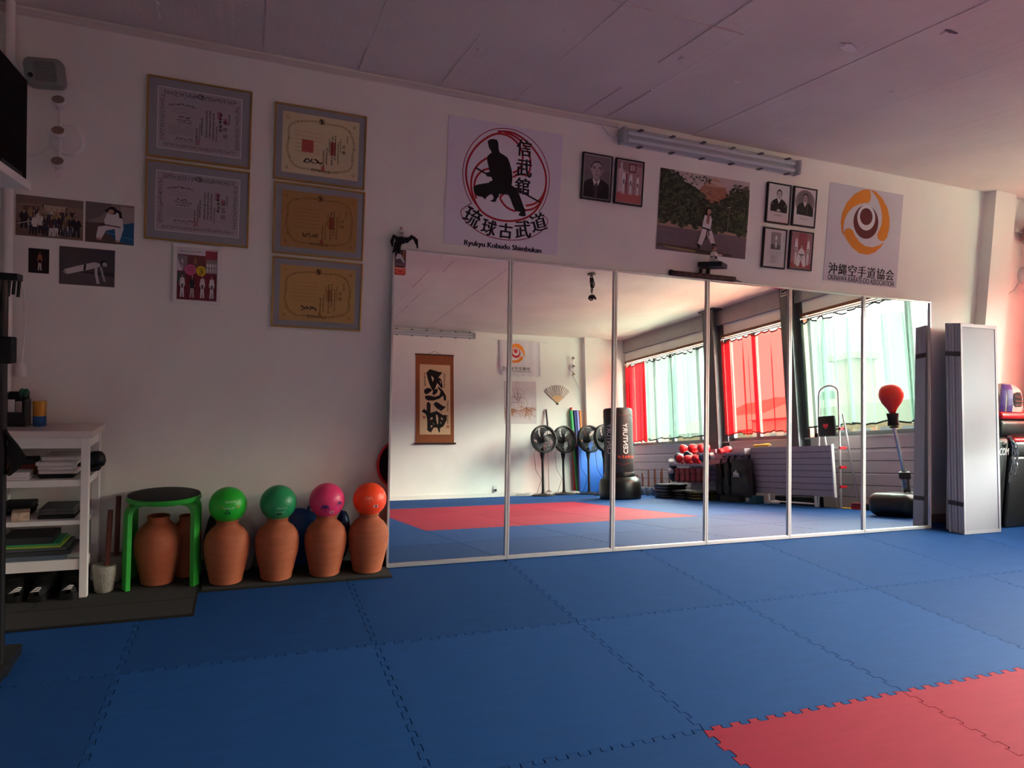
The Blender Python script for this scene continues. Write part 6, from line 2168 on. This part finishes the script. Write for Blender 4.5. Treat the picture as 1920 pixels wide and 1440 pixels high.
def wrap(a, R, ang_, z, cx, cy):
    """roll a flat drawing round an upright cylinder; ang_ is the direction its middle faces"""
    vv = []
    for (px, py, pz) in a.v:
        q = ang_ + px / R
        rr_ = R + .002 - py
        vv.append((rr_ * cos(q), rr_ * sin(q), pz))
    a.v = vv
    return (cx, cy, z)
for k, face in enumerate((atan2(1.0, -.05), atan2(1.0, -.05) + 1.15)):
    a = Art()
    for dx in (0, .002, -.002): a.text('CENTURY', dx, 0, .47, .078, '#d8d8d8', pi / 2)
    a.build('lettering', t, wrap(a, .231, face, .935, BX, BY))
a = Art()
for k in range(6):                                 # worn red lettering, no longer readable
    x = -.17 + .052 * k
    c = '#a8402c'
    a.rect(x, -.026, x + .009, .026 - .012 * (k % 2), c)
    a.rect(x + .013, -.026 + .010 * (k % 3), x + .022, .026, c)
    a.rect(x + .026, -.012, x + .037, .020 - .014 * ((k + 1) % 3), c)
a.l = 1
a.poly([(.16, .028), (.215, .028), (.215, .012), (.194, .012), (.194, -.028), (.18, -.028), (.18, .012), (.16, .012)], '#d8d8d8')
a.build('emblem', t, wrap(a, .231, atan2(1, -.05), .65, BX, BY))

# ------------------------------------------------------------------ hanging hook with chain under the ceiling
t = thing('bag_hanger', 'black chain and hook hanging from the ceiling', 'bag hanger', (3.15, -3.3, H))
b = MB()
n = 9
pts = [(3.15 + .006 * sin(k * 2.1), -3.3, H - .01 - .027 * k) for k in range(n + 1)]
chain_links(b, pts, .022, .0055)
b.build('chain', M_BLACK, t)
MB().lathe([(0, 0), (.05, 0), (.05, .012), (.02, .02), (0, .02)], 20, (3.15, -3.3, H - .021)).build('ceiling_plate', M_BLACK, t)
b = MB()
b.ball((3.15, -3.3, H - .30), (.045, .04, .028), 16)
b.tube([(3.11, -3.3, H - .30), (3.10, -3.3, H - .325), (3.13, -3.3, H - .345), (3.16, -3.3, H - .335)], .009, 8)
b.tube([(3.19, -3.3, H - .30), (3.2, -3.3, H - .33)], .012, 8)
b.build('swivel', M_BLACKM, t)
b = MB()
for k in range(4): b.tube([(3.13 + .012 * k, -3.295, H - .06), (3.12 + .02 * k, -3.28, H - .12 - .01 * k), (3.135 + .01 * k, -3.29, H - .19)], .007, 6)
b.build('strap', M_BLACKM, t)

# ------------------------------------------------------------------ row of stone levers by the window wall
M_POT = mat('grey_blue_pot', '#7f8794', .8, var=.15, vscale=20)
M_STK2 = mat('brown_stick', '#7a4a36', .6, var=.15)
rs4 = random.Random(10)
posn = ['nearest the punching bag', 'second', 'third', 'fourth', 'fifth', 'sixth']
for k in range(6):
    y = -6.60 + .185 * k
    o = chishi('stone lever in grey pot, front row by the window wall, %s%s' % (posn[k] if k == 0 else posn[k] + ' from the punching bag', ''), 5.62, y, .0005, .13, (.33, .34, .3, .42, .44, .40)[k], (.01, .01), M_POT, M_STK2, 'stone levers by the window wall')
for k in range(5):
    y = -6.50 + .205 * k
    chishi('stone lever in grey pot, back row by the window wall, %s%s' % (posn[k] if k == 0 else posn[k] + ' from the punching bag', ''), 5.80, y, -.0195, .13, (.36, .33, .44, .45, .41)[k], (.0, -.01), M_POT, M_STK2, 'stone levers by the window wall')

# ------------------------------------------------------------------ slatted gear board
M_LIL = mat('lilac_white_boards', '#98919f', .55, var=.04)
t = thing('slatted_board', 'long lilac white slatted board on thin legs under the red curtain', 'board', (5.72, -3.6, 0))
b = MB()
zt = .752
nb = 8
for k in range(nb):
    za, zb = .135 + (zt - .135) * k / nb, .135 + (zt - .135) * (k + 1) / nb
    b.box(5.712, -4.98, za, 5.732, -2.2, zb - .008)
b.build('panel', M_LIL, t)
MB().box(5.724, -4.98, .137, 5.738, -2.2, zt - .008).build('backing', mat('dark_lilac_grey', '#4a444c', .8), t)
MB().box(5.708, -2.206, .13, 5.745, -2.19, zt + .006).build('end_strip', M_WHITE, t)
for y in (-4.9, -3.3, -2.5):
    MB().box(5.715, y - .012, .0005, 5.735, y + .012, .136).build('leg', M_WHITE, t)
MB().box(5.715, -3.32, .03, 5.735, -2.5, .045).build('stretcher', M_WHITE, t)
tr = MB()
tr.box(5.60, -4.20, .655, 5.712, -3.58, .667)
tr.box(5.60, -4.20, .667, 5.606, -3.58, .69)
tr.box(5.60, -4.20, .667, 5.712, -4.194, .74)
tr.box(5.60, -3.586, .667, 5.712, -3.58, .74)
tr.build('tray', M_LIL, t, bevel=.001)
for k in range(5):
    y = -4.12 + .13 * k
    MB().tube([(5.712, y, .63), (5.672, y, .625), (5.665, y, .64)], .006, 8).build('hook', M_BLACK, t)
sb = MB()
sb.box(5.42, -5.08, .50, 5.712, -4.25, .512)
sb.box(5.42, -5.08, .512, 5.426, -4.25, .53)
sb.build('glove_shelf', M_LIL, t, bevel=.001)

# gloves
gl_spots = [(-5.02, .60, 'b', .0), (-4.88, .725, 'r', 0), (-4.92, .575, 'r', .08), (-4.77, .63, 'b', .04), (-4.64, .735, 'r', .0), (-4.66, .575, 'r', .10), (-4.44, .735, 'r', .0), (-4.48, .575, 'r', .10), (-4.30, .60, 'b', .06)]
cnt = {'r': 0, 'b': 0}
M_BLG = mat('navy_glove', '#2c3f5c', .35)
names = {'r': 'red', 'b': 'dark blue'}
where = ['at the end nearest the punching bag', 'topmost at the bag end', 'below the topmost at bag end', 'between two red ones', 'top, third in the heap', 'front, below the third top glove', 'top, nearest the black kit bags', 'front, nearest the black kit bags', 'at the end beside the black kit bags']
rg = random.Random(3)
for k, (y, z, c, dx) in enumerate(gl_spots):
    glove('boxing_glove', '%s boxing glove heaped on shelf, %s' % (names[c], where[k]), 'boxing glove', (5.58 - dx, y, z + .03), .92, (rg.uniform(1.2, 1.9), rg.uniform(-1.75, -1.4), rg.uniform(-.3, .3)) if False else (radians(180) + rg.uniform(-.3, .3), rg.uniform(-.5, .5), radians(92) + rg.uniform(-.15, .15)), M_RED if c == 'r' else M_BLG, M_RED if c == 'r' else M_WHITE, 'boxing gloves heaped on the shelf')
for k in range(6):
    y = -4.94 + .135 * k
    glove('boxing_glove', 'red boxing glove hanging below the shelf, %s' % ('nearest the punching bag', 'second from the punching bag', 'third from the punching bag', 'fourth from the punching bag', 'fifth from the punching bag', 'nearest the black kit bags')[k], 'boxing glove', (5.46, y, .36), .92, (radians(90), radians(176), 0), mat('faded_red_vinyl', '#9a3a40', .4), mat('faded_red_vinyl', '#9a3a40', .4), 'red boxing gloves hanging below the shelf')
for k, (y, z) in enumerate(((-5.10, .50), (-5.12, .365))):
    glove('boxing_glove', 'dark blue boxing glove with white cuff hanging off the shelf end, %s one' % ('upper', 'lower')[k], 'boxing glove', (5.48, y, z), .95, (radians(80), radians(150), .3), M_BLG, M_WHITE, 'blue gloves off the shelf end')
glove('boxing_glove', 'single red glove lying in the small tray above the kit bags', 'boxing glove', (5.63, -4.03, .72), .9, (radians(90), radians(80), .2), M_RED, M_RED)
nt = MB()
for k in range(9):
    y = -5.02 + .09 * k
    nt.tube([(5.405, y, .50), (5.395, y, .36), (5.41, y, .27)], .0025, 5)
nt.tube([(5.40, -5.05, .27), (5.40, -4.25, .27)], .003, 5).tube([(5.395, -5.05, .38), (5.395, -4.25, .38)], .003, 5)
tag(nt.build('net', mat('dark_net', '#3a4a40', .8)), 'thin dark net over the gloves hanging below the shelf', 'net')

# black kit bags on the hooks
def kit_bag(label, y0, y1, z0, z1, x, seed, logo):
    t = thing('kit_bag', label, 'bag', (x, (y0 + y1) / 2, z0), 'black kit bags on the board hooks')
    rr = random.Random(seed)
    def f(u, v):
        a_ = 2 * pi * u
        w = (y1 - y0) / 2 * (.90 + .14 * (1 - v))
        d = .045 + .03 * (1 - v) * (1 - .5 * abs(1 - 2 * v))
        e = .35
        sy = (abs(cos(a_)) ** e) * (1 if cos(a_) > 0 else -1)
        sx = (abs(sin(a_)) ** .8) * (1 if sin(a_) > 0 else -1)
        wr = .006 * sin(u * 37 + v * 9 + seed) + .005 * sin(v * 23 + u * 11)
        return (x + sx * d + wr, (y0 + y1) / 2 + sy * w, z0 + (z1 - z0) * v)
    b = MB().grid(f, 40, 14)
    top = [b.v[14 * 41 + i] for i in range(40)]
    b.f.append([14 * 41 + i for i in range(40)]); b.sm.append(False); b.mi.append(0)
    b.f.append([i for i in range(39, -1, -1)]); b.sm.append(False); b.mi.append(0)
    b.build('sack', mat('black_nylon', '#0e0e10', .4), t)
    for yy in (y0 + .06, y1 - .06):
        MB().tube([(x, yy - .02, z1 - .005), (x + .02, yy, z1 + .07), (x, yy + .02, z1 - .005)], .006, 6).build('strap', M_BLACKM, t)
    if logo:
        a = Art()
        for k, (xx, hh) in enumerate(((-.05, .045), (-.012, .085), (.028, .06))):
            a.poly([(xx - .022, -.03 + .006 * k), (xx + .012, -.03), (xx + .022, -.03 + hh * .55), (xx - .004, -.03 + hh)], '#c9c9cb')
        a.rect(-.075, -.045, .06, -.036, '#c9c9cb')
        o = a.build('emblem', t, t.location)
        o.rotation_euler.z = radians(-90)
        o.location = (-.092, -.03, (z1 - z0) * .64)
    return t
kit_bag('black kit bag with white three-peak emblem hanging on the slatted board', -3.86, -3.43, .075, .58, 5.60, 1, True)
kit_bag('plain black kit bag hanging left of the emblem bag in the mirror, middle one', -4.02, -3.885, .09, .545, 5.62, 2, False)
kit_bag('plain black kit bag hanging next to the net of gloves', -4.17, -4.045, .085, .53, 5.61, 3, False)

# flat pads piled on the floor
def pad_pile(x, y, n, w, d, m, edge, word, grp, rz):
    for k in range(n):
        t = thing('kick_pad', '%s, %s' % (word, ('lowest', 'second from below', 'third from below', 'fourth from below', 'topmost')[k if k < n - 1 else 4]), 'kick pad', (0, 0, 0), grp)
        MB().rbox(-w / 2, -d / 2, 0, w / 2, d / 2, .043, .02).build('cushion', m, t)
        ring = [(sx * (w / 2 - .004), sy * (d / 2 - .004), .022) for sx, sy in ((-1, -1), (1, -1), (1, 1), (-1, 1))]
        MB().tube([(w / 2 * .985 * (abs(cos(q)) ** .35) * (1 if cos(q) > 0 else -1), d / 2 * .985 * (abs(sin(q)) ** .35) * (1 if sin(q) > 0 else -1), .022) for q in [2 * pi * i / 40 for i in range(40)]], .0045, 5, closed=True).build('piping', edge, t)
        t.location = (x + .012 * sin(k * 2.1), y + .015 * cos(k * 1.7), .0008 + .0438 * k)
        t.rotation_euler.z = rz + .08 * sin(k * 3)
pad_pile(5.49, -5.22, 5, .34, .44, M_VINYL, M_DPOST, 'black flat pad in the tall pile beside the stone levers', 'pads in the tall pile', .1)
pad_pile(5.54, -4.86, 3, .30, .36, M_VINYL, mat('olive_piping', '#7a7560', .6), 'dark flat pad with grey piping in the middle pile', 'pads in the middle pile', .05)
pad_pile(5.54, -4.45, 3, .30, .42, M_VINYL, mat('yellow_piping', '#c9a52a', .6), 'black flat pad with yellow piping in the pile below gloves', 'pads with yellow piping', -.05)
box_thing('storage_box', 'dark green box on the floor below the black kit bags', 'box', 5.58, -4.12, .0005, 5.70, -3.72, .072, mat('olive_box', '#3a3c30', .7), None, .01)
box_thing('storage_box', 'teal box on the floor right of the kit bags in the mirror', 'box', 5.56, -3.50, .0005, 5.70, -3.36, .105, mat('teal_box', '#23505c', .6), None, .01)
box_thing('kit_box', 'long black case lying under the slatted board', 'case', 5.78, -3.25, -.0195, 5.98, -2.62, .11, M_BLACKM, None, .01)
tag(crumple((5.66, -3.12, .03), (.04, .09, .03), 30, .2, 20).build('rag', M_WHITE), 'white rag on the floor under the slatted board', 'rag')

# yellow sticks
t = thing('nunchaku', 'yellow foam nunchaku lying on top of the slatted board', 'nunchaku', (5.72, -3.34, .753))
for k in range(2):
    MB().tube([(5.70 + .022 * k, -3.50, .772 - .008 * k), (5.705 + .022 * k, -3.40, .770 + .003 * k), (5.71 + .02 * k, -3.30, .776 + .008 * k), (5.715 + .018 * k, -3.23, .772 + .010 * k)], .0145, 12).build('handle', mat('yellow_foam', '#e0b82a', .6), t)
MB().tube([(5.715, -3.235, .772), (5.72, -3.19, .768), (5.735, -3.235, .782)], .005, 8).build('cord', M_WHITE, t)

# ------------------------------------------------------------------ step ladder and heart pad
t = thing('step_ladder', 'aluminium step ladder with arched top rail leaning by the window', 'ladder', (5.85, -2.34, -.02))
LX = lambda z: 5.785 + .075 * z
arch = [(LX(-.018), -2.52, -.018), (LX(1.38), -2.50, 1.38)] + [(LX(1.38 + .09 * sin(q * pi / 8)), -2.35 - .15 * cos(q * pi / 8), 1.38 + .10 * sin(q * pi / 8)) for q in range(9)][1:] + [(LX(-.018), -2.18, -.018)]
MB().tube(arch, .0125, 10).build('front_rail', M_ALU, t)
for k, z in enumerate((.24, .47, .70, .93)):
    s_ = MB().box(LX(z) - .01, -2.505, z, LX(z) + .08, -2.195, z + .022)
    so_ = s_.build('tread', M_ALU, t, bevel=.002)
    MB().box(LX(z) - .012, -2.195, z - .004, LX(z) + .082, -2.165, z + .027).build('clip', M_RED, so_, bevel=.002)
for y in (-2.49, -2.16):
    MB().tube([(LX(1.12) + .02, y, 1.12), (6.03, y + .02, -.018)], .0115, 10).build('rear_leg', M_ALU, t)
t = thing('target_pad', 'black square target pad with red heart on the step ladder', 'pad', (5.82, -2.345, .84))
MB().rbox(5.80, -2.47, .855, 5.84, -2.215, 1.105, .018).build('cushion', M_VINYL, t)
a = Art()
hp_ = []
for k in range(30):
    q = 2 * pi * k / 30
    hp_.append((.0026 * 16 * sin(q) ** 3, .0026 * (13 * cos(q) - 5 * cos(2 * q) - 2 * cos(3 * q) - cos(4 * q))))
a.poly(hp_, '#d02030')
a.l = 2
a.ell(-.018, .012, .008, .008, '#e88a92', 10); a.ell(.018, .012, .008, .008, '#e88a92', 10)
a.l = 1
a.ell(0, .085, .016, .016, '#3a3a3e', 14); a.ell(0, -.09, .014, .014, '#3a3a3e', 14)
o = a.build('heart', t, t.location)
o.rotation_euler.z = radians(-90)
o.location = (5.7995 - 5.82, 0, .98 - .84)
# floor bits by the ladder
for k, (c, cn, y0, y1, z, h) in enumerate((('#c8a83a', 'yellow', -2.24, -2.06, -.0195, .028), ('#c02834', 'red', -2.06, -1.86, -.0195, .03), ('#9a2832', 'dark red', -2.06, -1.88, .011, .03), ('#7a2a34', 'maroon', -2.05, -1.9, .0415, .03), ('#2a2426', 'black', -1.87, -1.76, -.0195, .09))):
    box_thing('foam_brick', '%s foam brick on the floor beside the step ladder' % cn, 'brick', 5.80, y0, z, 5.90, y1, z + h, mat('brick_%d' % k, c, .6), 'foam bricks beside the ladder', .006)
for k, (y, z) in enumerate(((-1.70, .04), (-1.56, .045))):
    glove('boxing_glove', 'tan glove on the floor beside the speed ball base, %s' % ('nearer the ladder', 'nearer the base')[k], 'boxing glove', (5.83, y, z), .62, (radians(90), radians(86), .2), mat('tan_leather', '#a8763a', .5), mat('tan_leather', '#a8763a', .5), 'tan gloves on the floor')
tag(MB().ball((5.93, -1.56, .09), (.07, .09, .11), 20).build('kit_ball', M_BLUEV), 'dark blue ball on the floor by the window wall', 'ball')

# ------------------------------------------------------------------ speed ball on spring stand
PX, PY = 5.41, -1.1
t = thing('speed_ball', 'red speed ball on a spring pole with heavy black base', 'speed ball', (PX, PY, 0))
MB().rbox(PX - .20, PY - .24, .001, PX + .24, PY + .24, .235, .085, n=6).build('base', mat('base_black', '#131415', .35), t)
MB().tube([(PX + .12, PY, .235), (PX + .10, PY, .46)], .032, 14).build('socket', M_BLACK, t)
sp = MB()
sp.tube([(PX + .115 + .036 * cos(q * .7), PY + .036 * sin(q * .7), .26 + .0016 * q) for q in range(70)], .005, 5)
sp.build('lower_spring', M_STEEL, t)
MB().lathe([(.045, 0), (.055, .01), (.055, .07), (.04, .08)], 20, (PX + .105, PY, .37)).build('collar', M_BLACK, t)
MB().tube([(PX + .10, PY, .44), (PX + .005, PY, .90)], .0165, 14).build('pole', M_STEEL, t)
MB().lathe([(.03, 0), (.045, .004), (.045, .014), (.02, .018)], 20, (PX + .008, PY, .895)).build('flange', M_BLACK, t)
MB().lathe([(.035, .0), (.057, .006), (.050, .05), (.050, .08), (.058, .125), (.055, .13), (0, .13)], 28, (PX, PY, .915)).build('spring_cover', M_BLACKM, t)
MB().lathe([(0, 1.045), (.022, 1.045), (.034, 1.055), (.04, 1.075), (.054, 1.10), (.090, 1.15), (.113, 1.205), (.118, 1.245), (.108, 1.295), (.083, 1.33), (.045, 1.345), (0, 1.347)], 40, (PX, PY, 0)).build('ball', mat('speed_ball_red', '#c82a22', .35), t)
b = MB().rbox(PX - .02, PY + .1, .236, PX + .1, PY + .16, .248, .006)
b.build('latch', M_STEEL, t)

# card on the post
a = Art((-.07, -.045, .07, .045))
a.rect(0, 0, 1, 1, '#b9b4b8'); a.l = 2
a.rect(.06, .12, .94, .8, '#2a2628'); a.l = 3
a.poly([(.1, .5), (.3, .35), (.6, .5), (.85, .4), (.9, .6), (.5, .68), (.2, .65)], '#9d969a')
o = a.build('small_sign', None, (0, 0, 0))
o.rotation_euler.z = radians(-90)
o.location = (XW - .2015, -2.965, 2.80)
tag(o, 'small white bordered sign at the top of the dark post', 'sign')
